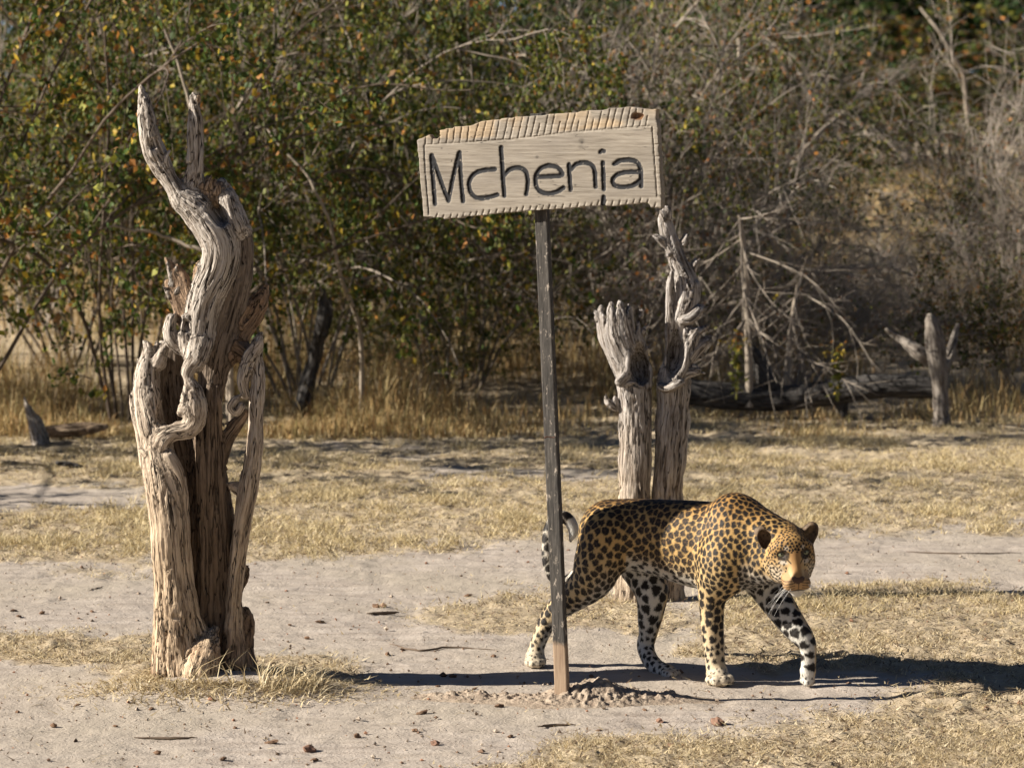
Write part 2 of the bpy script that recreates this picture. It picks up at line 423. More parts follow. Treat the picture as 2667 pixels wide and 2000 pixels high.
# ================================================================ DEAD WOOD
def wood_build(strands, h, groove=0.006, gw=0.013, seed=0, shade=None):
    los, his = zip(*[s.bbox(0.03) for s in strands if not s.sub])
    F = Field(np.min(los, 0), np.max(his, 0), h)
    for s in strands: F.add(s)
    V, Q = F.mesh(); N = vnormals(V, Q)
    best = np.full(len(V), 9.0); grain = np.zeros((len(V), 3)); sid = np.zeros(len(V), int)
    for i, s in enumerate(strands):
        if s.sub: continue
        lo, hi = s.bbox(0.05); m = ((V > lo) & (V < hi)).all(1)
        if not m.any(): continue
        d, O, A, Tn = s.dist(V[m], True)
        w_ = np.where(m)[0]; better = d < best[w_]; w2 = w_[better]; d, O, A, Tn = d[better], O[better], A[better], Tn[better]
        best[w2] = d; sid[w2] = i
        n1 = np.cross(Tn, np.array([0, 1.0, 0])); n1 /= np.linalg.norm(n1, axis=1, keepdims=True) + 1e-9; n2 = np.cross(n1, Tn)
        grain[w2] = np.stack([(O * n1).sum(1), (O * n2).sum(1), A + 0.37 * i], 1)
    gq_ = np.stack([grain[:, 0] / gw, grain[:, 1] / gw, grain[:, 2] / (gw * 11)], 1)
    warp = fbm(grain * np.array([9, 9, 5]), 2, seed + 5)
    gq_[:, :2] += warp[:, None] * 1.2
    n = vnoise(gq_, seed); n_f = vnoise(gq_ * 2.1, seed + 1); n_c = vnoise(gq_ * np.array([.8, .8, .6]) + 7.7, seed + 3); lump = fbm(V * 9, 3, seed + 2)
    run = sstep(-.25, .25, vnoise(grain * np.array([14, 14, 6]), seed + 4))
    crack = np.maximum(0, 0.13 - np.abs(n_c)) / 0.13 * run
    disp = groove * (1.5 * np.abs(n) - .55 + .7 * np.abs(n_f)) - groove * 2.4 * crack + lump * 0.006
    V2 = V + N * disp[:, None]
    col = np.ones((len(V), 3))
    return V2, Q, grain, sid, N, lump
M_wood = mat_wood('weathered_grey_wood', (0.085, 0.062, 0.045), (0.31, 0.26, 0.212), (0.55, 0.49, 0.425))
M_dark = mat_wood('charred_and_shaded_wood', (0.016, 0.014, 0.013), (0.045, 0.041, 0.038), (0.10, 0.092, 0.085), False)  # black of burnt wood; on the fallen log it stands in for shade

def stump_left():
    D0 = 11.76; S = D0 / FPX * 1.0
    def s(pts, k=0.02, sq=(1, 1, 1), name='', n=3, sub=False):
        return Strand([P(p[0], p[1], D0 + p[2]) for p in pts], [p[3] * S for p in pts], n, sq, k, name, sub)
    L = []
    # lit S-shaped strand
    L.append(s([(478, 520, 0, 30), (510, 545, 0, 42), (550, 592, .0, 50), (574, 645, .0, 48), (566, 700, .0, 47), (540, 760, .0, 44), (522, 830, .0, 40), (516, 895, -.01, 36), (506, 945, -.03, 26)], .015, (1, .9, 1), 'a'))
    # darker back of the trunk, right of the strand
    L.append(s([(604, 560, .04, 30), (622, 640, .04, 36), (614, 720, .045, 42), (588, 820, .05, 48), (568, 900, .06, 44), (552, 1000, .07, 36), (542, 1080, .08, 34), (540, 1160, .08, 40), (545, 1260, .09, 52), (550, 1380, .09, 64), (552, 1550, .09, 70), (554, 1690, .08, 82), (552, 1760, .08, 96)], .025, (1, .8, 1), 'b'))
    L.append(s([(578, 478, .03, 14), (592, 530, .02, 30), (612, 590, .02, 36), (632, 600, .03, 20)], .015, (1, 1, 1), 'a2'))
    # horns
    L.append(s([(368, 228, -.02, 6), (376, 262, -.02, 15), (384, 310, -.02, 21), (396, 372, -.01, 27), (418, 428, 0, 28), (446, 474, 0, 23), (476, 522, 0, 30)], .012, (1, .9, 1), 'h'))
    L.append(s([(352 + 18, 236, -.02, 5), (380, 290, -.025, 10), (402, 350, -.03, 9)], .006, name='h'))
    L.append(s([(440, 395, -.02, 5), (430, 420, -.02, 9), (440, 450, -.01, 9)], .006, name='h'))
    L.append(s([(503, 248, .0, 7), (506, 275, .0, 14), (512, 330, .0, 19), (513, 390, .0, 20), (507, 445, .0, 22), (500, 500, .01, 30), (515, 545, .01, 32)], .012, (1, .55, 1), 'h'))
    L.append(s([(492, 285, .0, 3), (494, 340, -.01, 7), (494, 420, -.01, 9)], .006, name='h'))
    # ragged collar below the fork
    for x, y0, y1 in ((520, 455, 520), (540, 462, 530), (560, 470, 540), (575, 480, 545), (480, 470, 520)):
        L.append(s([(x, y0, .01, 4), (x + 4, (y0 + y1) / 2, .01, 11), (x + 6, y1, .01, 16)], .01, name='c'))
    # left broken spikes
    L.append(s([(434, 674, .03, 5), (450, 700, .03, 13), (474, 750, .03, 22), (500, 800, .03, 26)], .015, name='d'))
    L.append(s([(462, 688, .02, 4), (476, 715, .02, 10), (492, 760, .02, 18)], .01, name='d'))
    L.append(s([(438, 735, .03, 8), (458, 775, .03, 20), (480, 830, .03, 24)], .012, name='d'))
    L.append(s([(518, 680, .0, 3), (512, 705, .0, 9), (516, 740, .0, 14)], .008, name='d'))
    # knots with holes
    L.append(s([(448, 830, -.01, 16), (446, 880, -.01, 20), (470, 905, 0, 18)], .012, name='k'))
    L.append(s([(482, 840, -.02, 22), (484, 880, -.02, 22), (490, 920, -.01, 20)], .012, name='k'))
    L.append(s([(428, 862, -.01, 3), (440, 872, -.01, 10)], .008, 1, name='k') if False else s([(424, 858, -.01, 3), (444, 870, -.01, 10)], .008, name='k', n=1))
    # right broken limb, in shade
    L.append(s([(692, 746, .09, 9), (674, 786, .09, 26), (646, 828, .09, 34), (612, 868, .08, 40), (584, 912, .07, 42)], .02, (1, .8, 1), 'r'))
    L.append(s([(640, 800, .05, 10), (622, 825, .04, 14), (628, 850, .04, 10), (645, 838, .04, 6)], .01, name='r'))
    L.append(s([(596, 890, .06, 26), (634, 918, .07, 28), (655, 950, .06, 16)], .015, name='r'))
    # left shell
    L.append(s([(376, 890, .06, 5), (388, 915, .05, 16), (378, 975, .03, 27), (384, 1050, .0, 36), (400, 1120, -.02, 40), (415, 1200, -.03, 46), (436, 1330, -.04, 50), (446, 1480, -.04, 48), (460, 1620, -.04, 60), (470, 1740, -.04, 74)], .02, (1, .9, 1), 'l'))
    L.append(s([(352, 972, .03, 4), (356, 1005, .02, 10), (366, 1060, .0, 15)], .008, name='l'))
    L.append(s([(336, 1028, .0, 3), (350, 1075, .0, 9), (366, 1140, -.01, 12), (378, 1210, -.02, 14)], .008, name='l'))
    L.append(s([(420, 892, .06, 6), (428, 905, .05, 14), (412, 945, .04, 22)], .01, name='l'))
    L.append(s([(440, 890, .08, 8), (470, 900, .08, 16), (498, 905, .06, 16)], .012, name='l'))
    L.append(s([(360, 1168, -.05, 4), (380, 1182, -.06, 9), (396, 1178, -.06, 7)], .006, name='l'))
    # wood at the back of the hollow
    L.append(s([(450, 930, .13, 42), (455, 1020, .13, 52), (470, 1120, .12, 55), (500, 1250, .10, 55)], .02, (1, .5, 1), 'b'))
    L.append(s([(392, 930, .12, 26), (384, 1000, .12, 34), (392, 1100, .11, 38), (412, 1210, .10, 44), (436, 1350, .09, 48), (452, 1500, .09, 50), (474, 1700, .08, 64)], .02, (1, 1.3, 1), 'l'))
    # S-curl
    L.append(s([(520, 900, -.03, 30), (510, 935, -.05, 26), (494, 955, -.06, 20), (486, 985, -.06, 18), (498, 1020, -.06, 28), (506, 1060, -.06, 33), (506, 1095, -.06, 28), (488, 1118, -.06, 24), (452, 1124, -.06, 22), (424, 1142, -.06, 24), (412, 1176, -.05, 28), (424, 1215, -.05, 36), (446, 1290, -.05, 38), (452, 1400, -.05, 34)], .016, (1, .8, 1), 'u'))
    L.append(s([(424, 1034, -.06, 3), (440, 1052, -.06, 10), (462, 1062, -.06, 18), (500, 1060, -.06, 24)], .01, name='u'))
    L.append(s([(452, 998, -.06, 10), (462, 1020, -.06, 18), (484, 1040, -.06, 20)], .01, name='u'))
    L.append(s([(522, 1020, -.07, 4), (514, 1042, -.07, 12)], .008, name='u', n=1))
    L.append(s([(440, 1190, -.07, 15), (470, 1250, -.07, 14), (476, 1330, -.06, 12), (486, 1440, -.06, 12), (500, 1560, -.05, 14), (520, 1640, -.05, 20)], .012, name='l'))
    L.append(s([(412, 1400, -.06, 13), (424, 1520, -.06, 18), (428, 1640, -.06, 26), (430, 1740, -.06, 34)], .015, name='l'))
    # vertical folds inside the dark recess
    for x0, x1, d in ((518, 528, .02), (545, 546, .03), (566, 578, .04)):
        L.append(s([(x0, 1010, d, 8), (x0 + 2, 1120, d, 11), (x1, 1350, d + .01, 13), (x1 + 4, 1600, d + .01, 15)], .010, name='b'))
    # right slab standing free
    L.append(s([(681, 868, .0, 4), (672, 895, .0, 13), (652, 925, .0, 18), (640, 955, .0, 15)], .008, name='s'))
    L.append(s([(672, 905, .02, 12), (672, 980, .02, 18), (668, 1060, .02, 23), (664, 1150, .02, 24), (650, 1260, .02, 26), (630, 1370, .02, 25), (616, 1480, .02, 23), (608, 1600, .02, 26), (608, 1720, .02, 36)], .012, (.85, 1.5, 1), 's'))
    L.append(s([(652, 925, .0, 16), (640, 965, .0, 17), (634, 1000, .0, 14), (640, 1030, .01, 12)], .008, name='s'))
    L.append(s([(640, 1075, .05, 14), (612, 1110, .06, 18), (586, 1150, .06, 18), (574, 1200, .06, 16)], .01, name='b'))
    L.append(s([(626, 1030, -.02, 5), (612, 1044, -.02, 12), (604, 1062, -.02, 14), (616, 1074, -.02, 13), (628, 1058, -.02, 12)], .010, name='u'))
    L.append(s([(598, 1262, .04, 6), (618, 1272, .04, 14), (634, 1282, .03, 12)], .008, name='s'))
    L.append(s([(645, 1482, .06, 5), (634, 1500, .06, 14), (618, 1530, .05, 18)], .01, name='b'))
    # foot
    L.append(s([(640, 1590, .06, 10), (642, 1620, .06, 20), (632, 1690, .05, 28), (640, 1750, .04, 32)], .02, name='b'))
    L.append(s([(560, 1640, -.03, 12), (540, 1690, -.08, 34), (520, 1750, -.1, 52)], .02, name='l'))
    # sharp splinters along broken edges
    rs = random.Random(8)
    for x, y, d, dx, dy in [(392, 905, .04, -8, -26), (408, 900, .05, 4, -22), (366, 950, .04, -14, -20), (352, 1000, .02, -12, -18), (346, 1040, .01, -10, -22), (430, 900, .06, 8, -18), (455, 900, .07, -3, -16), (470, 905, .06, 10, -16), (520, 470, .0, -3, -22), (548, 472, .0, 4, -24), (568, 486, .0, 5, -20), (586, 500, .02, 8, -22), (610, 545, .03, 14, -18), (636, 600, .04, 14, -26), (640, 640, .05, 8, -22), (655, 905, .0, 10, -24), (668, 880, .0, 10, -22), (640, 950, -.01, -10, -16), (580, 1210, .05, 12, 14), (575, 1250, .05, 14, 18), (600, 1130, .05, 14, 8), (598, 1100, .06, -16, 4), (668, 772, .09, 16, -22), (680, 800, .09, 18, -10), (440, 700, .02, -6, -24), (455, 720, .02, 10, -26), (470, 745, .01, 14, -20), (436, 760, .02, -12, -16), (520, 700, -.02, -6, -22), (424, 1046, -.07, -10, -16), (378, 300, -.02, -6, -26), (404, 330, -.02, 10, -18), (516, 262, 0, 4, -20), (630, 1480, .05, 16, -8)]:
        for q in range(2):
            f = rs.uniform(.6, 1.25); L.append(s([(x - dx * .8 + rs.uniform(-4, 4), y - dy * .8, d, 7), (x, y, d, 5), (x + dx * f + rs.uniform(-5, 5), y + dy * f + rs.uniform(-5, 5), d + rs.uniform(-.015, .015), 1)], .006, name='c' if y < 560 else 'l', n=1))
    # holes
    hol = [((545, 522, -.05, 9), (562, 548, -.05, 19), (578, 575, -.05, 18)), ((462, 832, -.05, 13), (458, 858, -.05, 12)), ((482, 842, -.06, 11), (484, 858, -.06, 10)),
           ((520, 952, -.12, 12), (515, 975, -.12, 9)), ((432, 930, -.06, 22), (448, 1000, -.06, 34), (436, 1080, -.03, 28)),
           ((394, 366, -.05, 5), (398, 384, -.05, 7)), ((540, 598, -.08, 5), (546, 606, -.08, 5)), ((414, 300, -.05, 4), (402, 318, -.05, 5)), ((480, 1140, -.12, 16), (485, 1185, -.1, 14), (490, 1230, -.1, 8))]
    for hh in hol: L.append(s(hh, .006, sq=(1, 3.2, 1), sub=True, n=1))
    V, Q, grain, sid, N, lump = wood_build(L, 0.0052, 0.0032, 0.011, 3)
    # colour of the timber, with recess shade painted in: grey silvered tips, tan lower wood, brown broken parts, dry mud at the foot
    names = np.array([x.name for x in L]); nm = names[sid]; z = V[:, 2]
    grey = np.array([0.97, 0.98, 1.0]); tan = np.array([1.15, 0.98, 0.76]); brown = np.array([0.62, 0.46, 0.33]); 
    k = sstep(1.35, 0.35, z)[:, None] if False else (1 - sstep(0.35, 1.35, z))[:, None]
    col = grey * (1 - k) + tan * k
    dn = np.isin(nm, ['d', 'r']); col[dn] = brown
    col[np.isin(nm, ['b'])] = col[np.isin(nm, ['b'])] * np.array([.40, .35, .31])  # back and recess wood: dark timber, darkened further to imitate shade
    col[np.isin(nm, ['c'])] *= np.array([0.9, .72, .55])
    mud = (1 - sstep(0.06, 0.30, z + lump * 0.12)) * (sstep(-0.1, 0.25, lump + 0.12))
    col = col * (1 - mud[:, None]) + np.array([0.86, 0.62, 0.43]) * mud[:, None]
    return V, Q, grain, col
V, Q, grain, col = stump_left()
big_stump = empty('dead_tree_stump', (STB[0], STB[1], 0))
tag(big_stump, 'tall hollow twisted grey stump with two pointed horns at its top', 'tree stump')
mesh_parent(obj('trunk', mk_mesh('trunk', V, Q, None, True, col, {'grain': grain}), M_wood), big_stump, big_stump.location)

def twin_stump():
    D0 = 13.75; S = D0 / FPX
    Z = lambda X, Y: (1500 + .482 * X, 520 + .482 * Y)
    def s(pts, k=0.02, sq=(1, 1, 1), name='', n=3, sub=False):
        return Strand([P(*Z(p[0], p[1]), D0 + p[2]) for p in pts], [p[3] * .482 * S for p in pts], n, sq, k, name, sub)
    A = []
    A.append(s([(226, 632, 0, 112), (238, 720, 0, 118), (265, 800, 0, 112), (305, 930, 0, 98), (320, 1100, 0, 86), (322, 1350, 0, 86), (318, 1600, 0, 88), (316, 1900, 0, 94), (314, 2230, 0, 120)], .02, (1, .9, 1), 'a'))
    for pts in ([(395, 860, .0, 10), (398, 930, -.01, 16), (395, 1000, -.02, 16)], [(275, 770, -.06, 12), (285, 830, -.06, 20), (280, 930, -.06, 24), (240, 980, -.06, 30)],
                [(160, 1050, -.02, 6), (172, 1090, -.02, 16), (205, 1115, -.01, 22), (240, 1120, 0, 24)], [(205, 1062, -.02, 8), (215, 1085, -.02, 14), (225, 1130, -.01, 14)], [(215, 990, -.05, 10), (245, 1000, -.06, 14), (300, 990, -.06, 12), (350, 1010, -.05, 10)]):
        pts[0] = pts[0][:3] + (min(pts[0][3], 4),); A.append(s(pts, .007, name='t'))
    for pts in ([(160, 540, 0, 26), (158, 600, 0, 17), (165, 690, 0, 6)], [(212, 530, 0, 22), (212, 590, 0, 12), (206, 700, 0, 4)], [(270, 535, 0, 20), (266, 590, 0, 12), (276, 650, 0, 5)], [(322, 540, 0, 26), (320, 610, 0, 18), (318, 720, 0, 8)], [(90, 560, 0, 30), (108, 590, 0, 8)], [(380, 560, 0, 34), (372, 590, 0, 10)], [(190, 520, 0, 20), (188, 556, 0, 5)], [(245, 520, 0, 22), (244, 556, 0, 5)], [(345, 520, 0, 22), (346, 570, 0, 5)], [(295, 530, 0, 18), (297, 580, 0, 5)]):
        A.append(s(pts, .004, (1, 9, 1), sub=True, n=1))
    A.append(s([(340, 790, -.06, 20), (345, 890, -.05, 54), (350, 960, -.05, 44)], .008, (1, 2.5, 1), sub=True))
    A.append(s([(215, 640, -.09, 8), (212, 700, -.08, 8)], .008, sub=True, n=1))
    Bq = []
    Bq.append(s([(490, 48, 0, 12), (480, 110, 0, 34), (505, 200, 0, 42), (545, 310, 0, 50), (590, 420, 0, 58), (605, 500, 0, 68), (590, 580, 0, 64), (560, 660, .02, 55), (560, 760, .03, 68), (545, 880, .03, 75), (530, 980, .02, 92), (525, 1150, .02, 86), (508, 1400, .02, 84), (494, 1620, .02, 82), (485, 1900, .02, 88), (480, 2230, .02, 112)], .02, (1, .9, 1), 'a'))
    for pts in ([(484, 36, -.02, 7), (498, 60, -.02, 12), (498, 100, -.01, 14)], [(424, 200, -.02, 5), (450, 215, -.02, 14), (480, 240, -.01, 22)], [(490, 310, .0, 4), (495, 280, .0, 12)], [(598, 178, .03, 5), (590, 205, .03, 14), (570, 230, .02, 18)],
                [(650, 310, .03, 6), (640, 340, .03, 18), (630, 370, .02, 22)], [(520, 385, -.05, 14), (512, 450, -.03, 22), (512, 560, -.01, 26), (510, 650, 0, 26), (505, 760, 0, 22), (492, 900, 0, 20)],
                [(705, 682, -.03, 7), (680, 700, -.04, 20), (640, 740, -.04, 34), (610, 820, -.03, 40)], [(728, 740, -.02, 8), (700, 770, -.03, 24), (660, 800, -.03, 34), (620, 850, -.03, 36)], [(672, 930, -.02, 14), (640, 925, -.03, 30), (600, 930, -.03, 34), (560, 960, -.04, 30)],
                [(690, 565, -.02, 10), (660, 600, -.03, 24), (620, 640, -.04, 26), (575, 650, -.04, 20)], [(590, 700, -.03, 16), (600, 780, -.04, 26), (590, 870, -.04, 30), (560, 940, -.05, 30)], [(440, 985, -.01, 8), (455, 1010, -.02, 20), (500, 1020, -.05, 26), (560, 990, -.06, 26)],
                [(545, 720, -.04, 6), (543, 770, -.04, 14), (540, 800, -.04, 8)], [(640, 690, -.03, 5), (632, 720, -.04, 14)], [(690, 840, -.02, 6), (650, 850, -.03, 20)], [(515, 905, -.06, 6), (525, 940, -.06, 18), (540, 980, -.06, 20)]):
        pts[0] = pts[0][:3] + (min(pts[0][3], 4),); Bq.append(s(pts, .007, name='t'))
    for pts in ([(540, 376, -.07, 13), (545, 384, -.07, 13)], [(616, 482, -.09, 13), (618, 490, -.09, 13)], [(610, 575, -.09, 14), (625, 600, -.09, 16)], [(565, 250, -.03, 14), (610, 340, -.03, 16), (650, 430, -.02, 14)], [(685, 785, -.07, 10), (690, 788, -.07, 10)], [(530, 860, -.09, 24), (520, 920, -.08, 18)]):
        Bq.append(s(pts, .006, (1, 2.6, 1), sub=True, n=1))
    Bq.append(s([(548, 680, -.05, 18), (544, 780, -.04, 44), (532, 880, -.04, 44), (518, 945, -.05, 22)], .006, (1, 2.4, 1), sub=True))
    rs = random.Random(5)
    for LL, pts in ((A, [(110, 620, -10, -26), (135, 600, 6, -24), (180, 590, 4, -34), (205, 600, 10, -30), (235, 585, -4, -30), (262, 590, 8, -26), (292, 605, 4, -30), (340, 600, -6, -30), (362, 600, 10, -28), (290, 780, 16, 20), (370, 700, 20, -24), (385, 800, 22, -20), (300, 980, 0, -30), (330, 990, 5, -26), (270, 985, -5, -26), (385, 870, 18, -28)]),
                    (Bq, [(700, 690, 24, -20), (720, 745, 26, -12), (680, 830, 22, 10), (665, 930, 24, 6), (690, 590, 20, -10), (650, 620, 22, -16), (640, 350, 20, -24), (595, 210, 12, -30), (440, 205, -24, -10), (490, 60, 6, -26), (470, 80, -8, -24), (520, 920, -6, -30), (545, 925, 8, -28), (450, 1000, -16, -16), (610, 700, 12, -24), (630, 720, 16, -20), (560, 720, -8, -30), (545, 800, 4, 30), (500, 300, -16, 10)])):
        for x, y, dx, dy in pts:
            for q in range(2):
                f = rs.uniform(.7, 1.4); LL.insert(1, s([(x - dx, y - dy, -.02, 13), (x, y, -.025, 9), (x + dx * f + rs.uniform(-8, 8), y + dy * f, -.025 + rs.uniform(-.015, .015), 2)], .006, n=1, name='t'))
    out = []
    for L, sd in ((A, 11), (Bq, 23)):
        V, Q, grain, sid, N, lump = wood_build(L, 0.0058, 0.0044, 0.013, sd)
        z = V[:, 2]; k = (1 - sstep(0.2, 0.9, z + 0.15 * lump))[:, None]
        out.append((V, Q, grain, np.array([0.80, 0.83, 0.89]) * (1 - k) + np.array([0.95, 0.85, 0.72]) * k))
    return out, P(1650, 1570, D0)
parts, base = twin_stump()
twin = empty('twin_dead_stump', (base[0], base[1], 0))
tag(twin, 'grey twin trunked dead stump rising behind the walking leopard', 'tree stump')
for V, Q, grain, col in parts:
    mesh_parent(obj('trunk', mk_mesh('trunk', V, Q, None, True, col, {'grain': grain}), M_wood), twin, twin.location)
#STOP_A
# ================================================================ LEOPARD
CU = 0.38427 * 12 / FPX
def C(X, Y, d): return P(1350 + .38427 * X, 1230 + .38427 * Y, 12 + d)
def leopard():
    L = []
    def s(name, pts, k=0.03, n=3, sq=(1, 1, 1)):
        g = Strand([C(p[0], p[1], p[2]) for p in pts], [p[3] * CU for p in pts], n, sq, k, name); L.append(g); return g
    # trunk
    s('torso', [(625, 385, .10, 205), (800, 378, .06, 202), (1000, 385, .0, 200), (1200, 400, -.06, 208), (1400, 425, -.12, 215)], .05)
    s('torso', [(770, 480, .07, 180), (1000, 520, .01, 196), (1200, 570, -.06, 208), (1400, 590, -.12, 215)], .06)
    s('neck', [(1480, 290, -.17, 140), (1500, 300, -.17, 140)], .05, 1)                       # withers / near shoulder blade
    s('neck', [(1440, 300, -.19, 118), (1470, 420, -.21, 140), (1420, 600, -.215, 150)], .05)
    s('neck', [(1480, 400, -.16, 190), (1620, 420, -.22, 180), (1740, 480, -.28, 158), (1800, 540, -.31, 140)], .05)
    s('chest', [(1470, 580, -.17, 190), (1570, 600, -.21, 165), (1660, 620, -.26, 140), (1740, 640, -.29, 110)], .05)
    s('chest', [(1560, 560, -.10, 170), (1640, 640, -.12, 140)], .05, 1)
    # near hind leg, stretched back
    s('nh', [(600, 440, .035, 180), (545, 600, .03, 168), (500, 725, .05, 142), (350, 858, .11, 98), (222, 968, .165, 68), (158, 1098, .18, 54), (124, 1190, .195, 54), (116, 1250, .195, 60)], .05)
    s('nhpaw', [(112, 1255, .18, 58), (108, 1278, .15, 52)], .02, 1)
    for x, y, d in ((72, 1283, .135), (100, 1290, .12), (134, 1291, .12), (162, 1283, .14)): s('nhpaw', [(x, y - 12, d + .03, 28), (x - 1, y + 6, d, 28)], .008, 1)
    # far hind leg, forward under the belly
    s('fh', [(740, 470, .18, 170), (830, 630, .15, 150), (900, 790, .09, 118), (902, 900, .09, 98), (890, 1000, .10, 82), (880, 1090, .11, 64), (862, 1175, .12, 60), (888, 1260, .08, 56), (945, 1325, .04, 56), (1010, 1352, .0, 54)], .04)
    for x, y, d in ((1062, 1352, -.02), (1072, 1362, .01), (1046, 1366, -.045), (1020, 1368, -.06)): s('fhpaw', [(x - 26, y - 4, d + .02, 30), (x + 6, y + 6, d, 27)], .008, 1)
    # near fore leg, planted
    s('nf', [(1420, 560, -.215, 165), (1370, 700, -.205, 135), (1316, 840, -.18, 94), (1314, 1000, -.175, 78), (1324, 1150, -.175, 72), (1332, 1250, -.175, 67), (1342, 1340, -.18, 66)], .05)
    s('nfpaw', [(1352, 1375, -.18, 66), (1364, 1392, -.215, 58)], .02, 1)
    for x, y, d in ((1303, 1408, -.225), (1342, 1416, -.25), (1388, 1416, -.25), (1428, 1406, -.225)): s('nfpaw', [(x + (1364 - x) * .25, y - 18, d + .035, 34), (x, y - 2, d, 36)], .008, 1)
    # far fore leg, lifted
    s('ff', [(1560, 560, -.06, 150), (1640, 700, -.07, 130), (1735, 850, -.13, 112), (1790, 930, -.17, 102), (1860, 1030, -.20, 90), (1925, 1110, -.225, 74), (1962, 1175, -.235, 58), (1968, 1260, -.23, 51), (1966, 1340, -.225, 50)], .04)
    for x, y, d in ((1938, 1405, -.215), (1960, 1420, -.235), (1982, 1412, -.225)): s('ffpaw', [(1962, 1345, -.225, 44), (x, y, d, 30)], .008, 1)
    # tail, curled up behind the rump
    s('tail', [(545, 370, .20, 60), (490, 510, .24, 48), (425, 650, .27, 42), (335, 735, .29, 40), (255, 728, .29, 40), (208, 630, .29, 42), (200, 510, .29, 43), (212, 390, .29, 43), (255, 315, .29, 43), (312, 302, .29, 43), (356, 342, .29, 41), (374, 402, .29, 34), (356, 455, .29, 14)], .015)
    nb = len(L)
    # head, in its own frame: x right in the picture, y up, z out of the face
    ho = C(1836, 552, -.315); yaw, pit, roll = math.radians(13), math.radians(-9), math.radians(-4)
    tocam = np.array([0, 0, CAMZ]) - ho; tocam[2] *= 0.3; base_yaw = math.atan2(tocam[0], -tocam[1])
    R = Matrix.Rotation(base_yaw + yaw, 3, 'Z') @ Matrix.Rotation(-pit, 3, 'X') @ Matrix.Rotation(roll, 3, 'Y')
    R = np.array(R); ex, ey, ez = R @ np.array([1, 0, 0]), R @ np.array([0, 0, 1]), R @ np.array([0, -1, 0])
    HS = 1.07
    def H(x, y, z): return ho + HS * (x * ex + y * ey + z * ez)
    def hs(name, pts, k=0.02, n=3, sub=False):
        g = Strand([H(*p[:3]) for p in pts], [p[3] * HS for p in pts], n, (1, 1, 1), k, name, sub); L.append(g); return g
    hs('head', [(0, .022, -.055, .060), (0, .022, -.01, .062), (0, .014, .02, .060)], .03)
    for q in (-1, 1):
        hs('head', [(q * .028, -.002, -.01, .05), (q * .042, -.022, .012, .036), (q * .03, -.048, .04, .03)], .03)      # cheek
        hs('head', [(q * .020, .046, .054, .018), (q * .036, .044, .052, .0165), (q * .052, .030, .040, .015)], .02)       # brow
        hs('head', [(q * .050, .006, .036, .017), (q * .030, -.016, .062, .017)], .018, 1)     # cheekbone under the eye
        hs('muzzle', [(q * .0175, -.059, .078, .0245), (q * .0195, -.067, .095, .0240)], .012, 1)
        # ear: thin cup
        c0 = np.array([q * .066, .060, -.030])
        hs('ear', [(q * .060, .032, -.030, .027), (q * .072, .054, -.028, .026), (q * .079, .067, -.026, .021)], .014)
        hs('earhole', [(q * .062, .035, .002, .0225), (q * .072, .055, .0, .0215), (q * .078, .066, -.002, .0165)], .006, 3, True)
        hs('eyesocket', [(q * .035, .0205, .0680, .0130), (q * .0350, .020, .076, .0120)], .010, 1, True)
    for q in (-1, 1):
        hs('head', [(q * .0215, .0275, .0610, .0048), (q * .029, .0325, .0655, .0060), (q * .040, .0330, .0640, .0060), (q * .0495, .0245, .0530, .0050)], .006)     # upper lid
        hs('head', [(q * .0215, .0170, .0640, .0040), (q * .030, .0105, .0665, .0045), (q * .040, .0095, .0630, .0045), (q * .0490, .0165, .0540, .0040)], .006)     # lower lid
    hs('bridge', [(0, .044, .042, .030), (0, .014, .064, .0235), (0, -.018, .086, .0185), (0, -.043, .106, .0150)], .022)
    hs('muzzle', [(0, -.046, .068, .033), (0, -.058, .094, .023)], .02, 1)
    hs('nose', [(-.0060, -.0455, .1150, .0078), (.0060, -.0455, .1150, .0078)], .008, 1)
    hs('chin', [(0, -.078, .058, .028), (0, -.091, .092, .0190)], .012, 1)
    for q in (-1, 1): hs('mouth', [(0, -.0785, .122, .0032), (q * .017, -.0865, .116, .0032), (q * .034, -.082, .092, .0032)], .004, 3, True)
    F = Field(*map(np.array, ((np.min([g.bbox(.03)[0] for g in L], 0)), np.max([g.bbox(.03)[1] for g in L], 0))), 0.0036)
    for g in L: F.add(g)
    V, Q = F.mesh()
    # which muscle each point belongs to
    best = np.full(len(V), 9.0); sid = np.zeros(len(V), int)
    for i, g in enumerate(L):
        if g.sub: continue
        lo, hi = g.bbox(.05); m = np.where(((V > lo) & (V < hi)).all(1))[0]
        if len(m) == 0: continue
        d = g.dist(V[m]); b = d < best[m]; best[m[b]] = d[b]; sid[m[b]] = i
    nm = np.array([g.name for g in L])[sid]
    for g in L:
        if g.name == 'earhole':
            lo, hi = g.bbox(.01); m = np.where(((V > lo) & (V < hi)).all(1))[0]; m = m[np.abs(g.dist(V[m])) < .0045]; nm[m] = 'earin'
    # refine the head once
    headn = np.isin(nm, ['head', 'muzzle', 'ear', 'earin', 'bridge', 'nose', 'chin'])
    fm = headn[Q].all(1); Qh, Qr = Q[fm], Q[~fm]
    e = np.concatenate([Qh[:, [0, 1]], Qh[:, [1, 2]], Qh[:, [2, 3]], Qh[:, [3, 0]]]); es = np.sort(e, 1)
    u, inv = np.unique(es, axis=0, return_inverse=True); inv = inv.ravel()
    N0 = vnormals(V, Q)
    # curved midpoints (keeps the surface round)
    a_, b_ = u[:, 0], u[:, 1]; dv = V[b_] - V[a_]
    mid = (V[a_] + V[b_]) / 2
    shared = np.bincount(inv, minlength=len(u)) > 1
    cv = ((N0[a_] * dv).sum(1)[:, None] * N0[a_] - (N0[b_] * dv).sum(1)[:, None] * N0[b_]) * -0.125
    mid = mid + np.where(shared[:, None], cv * -1, 0)
    nq = len(Qh); base = len(V); cen = base + len(u) + np.arange(nq)
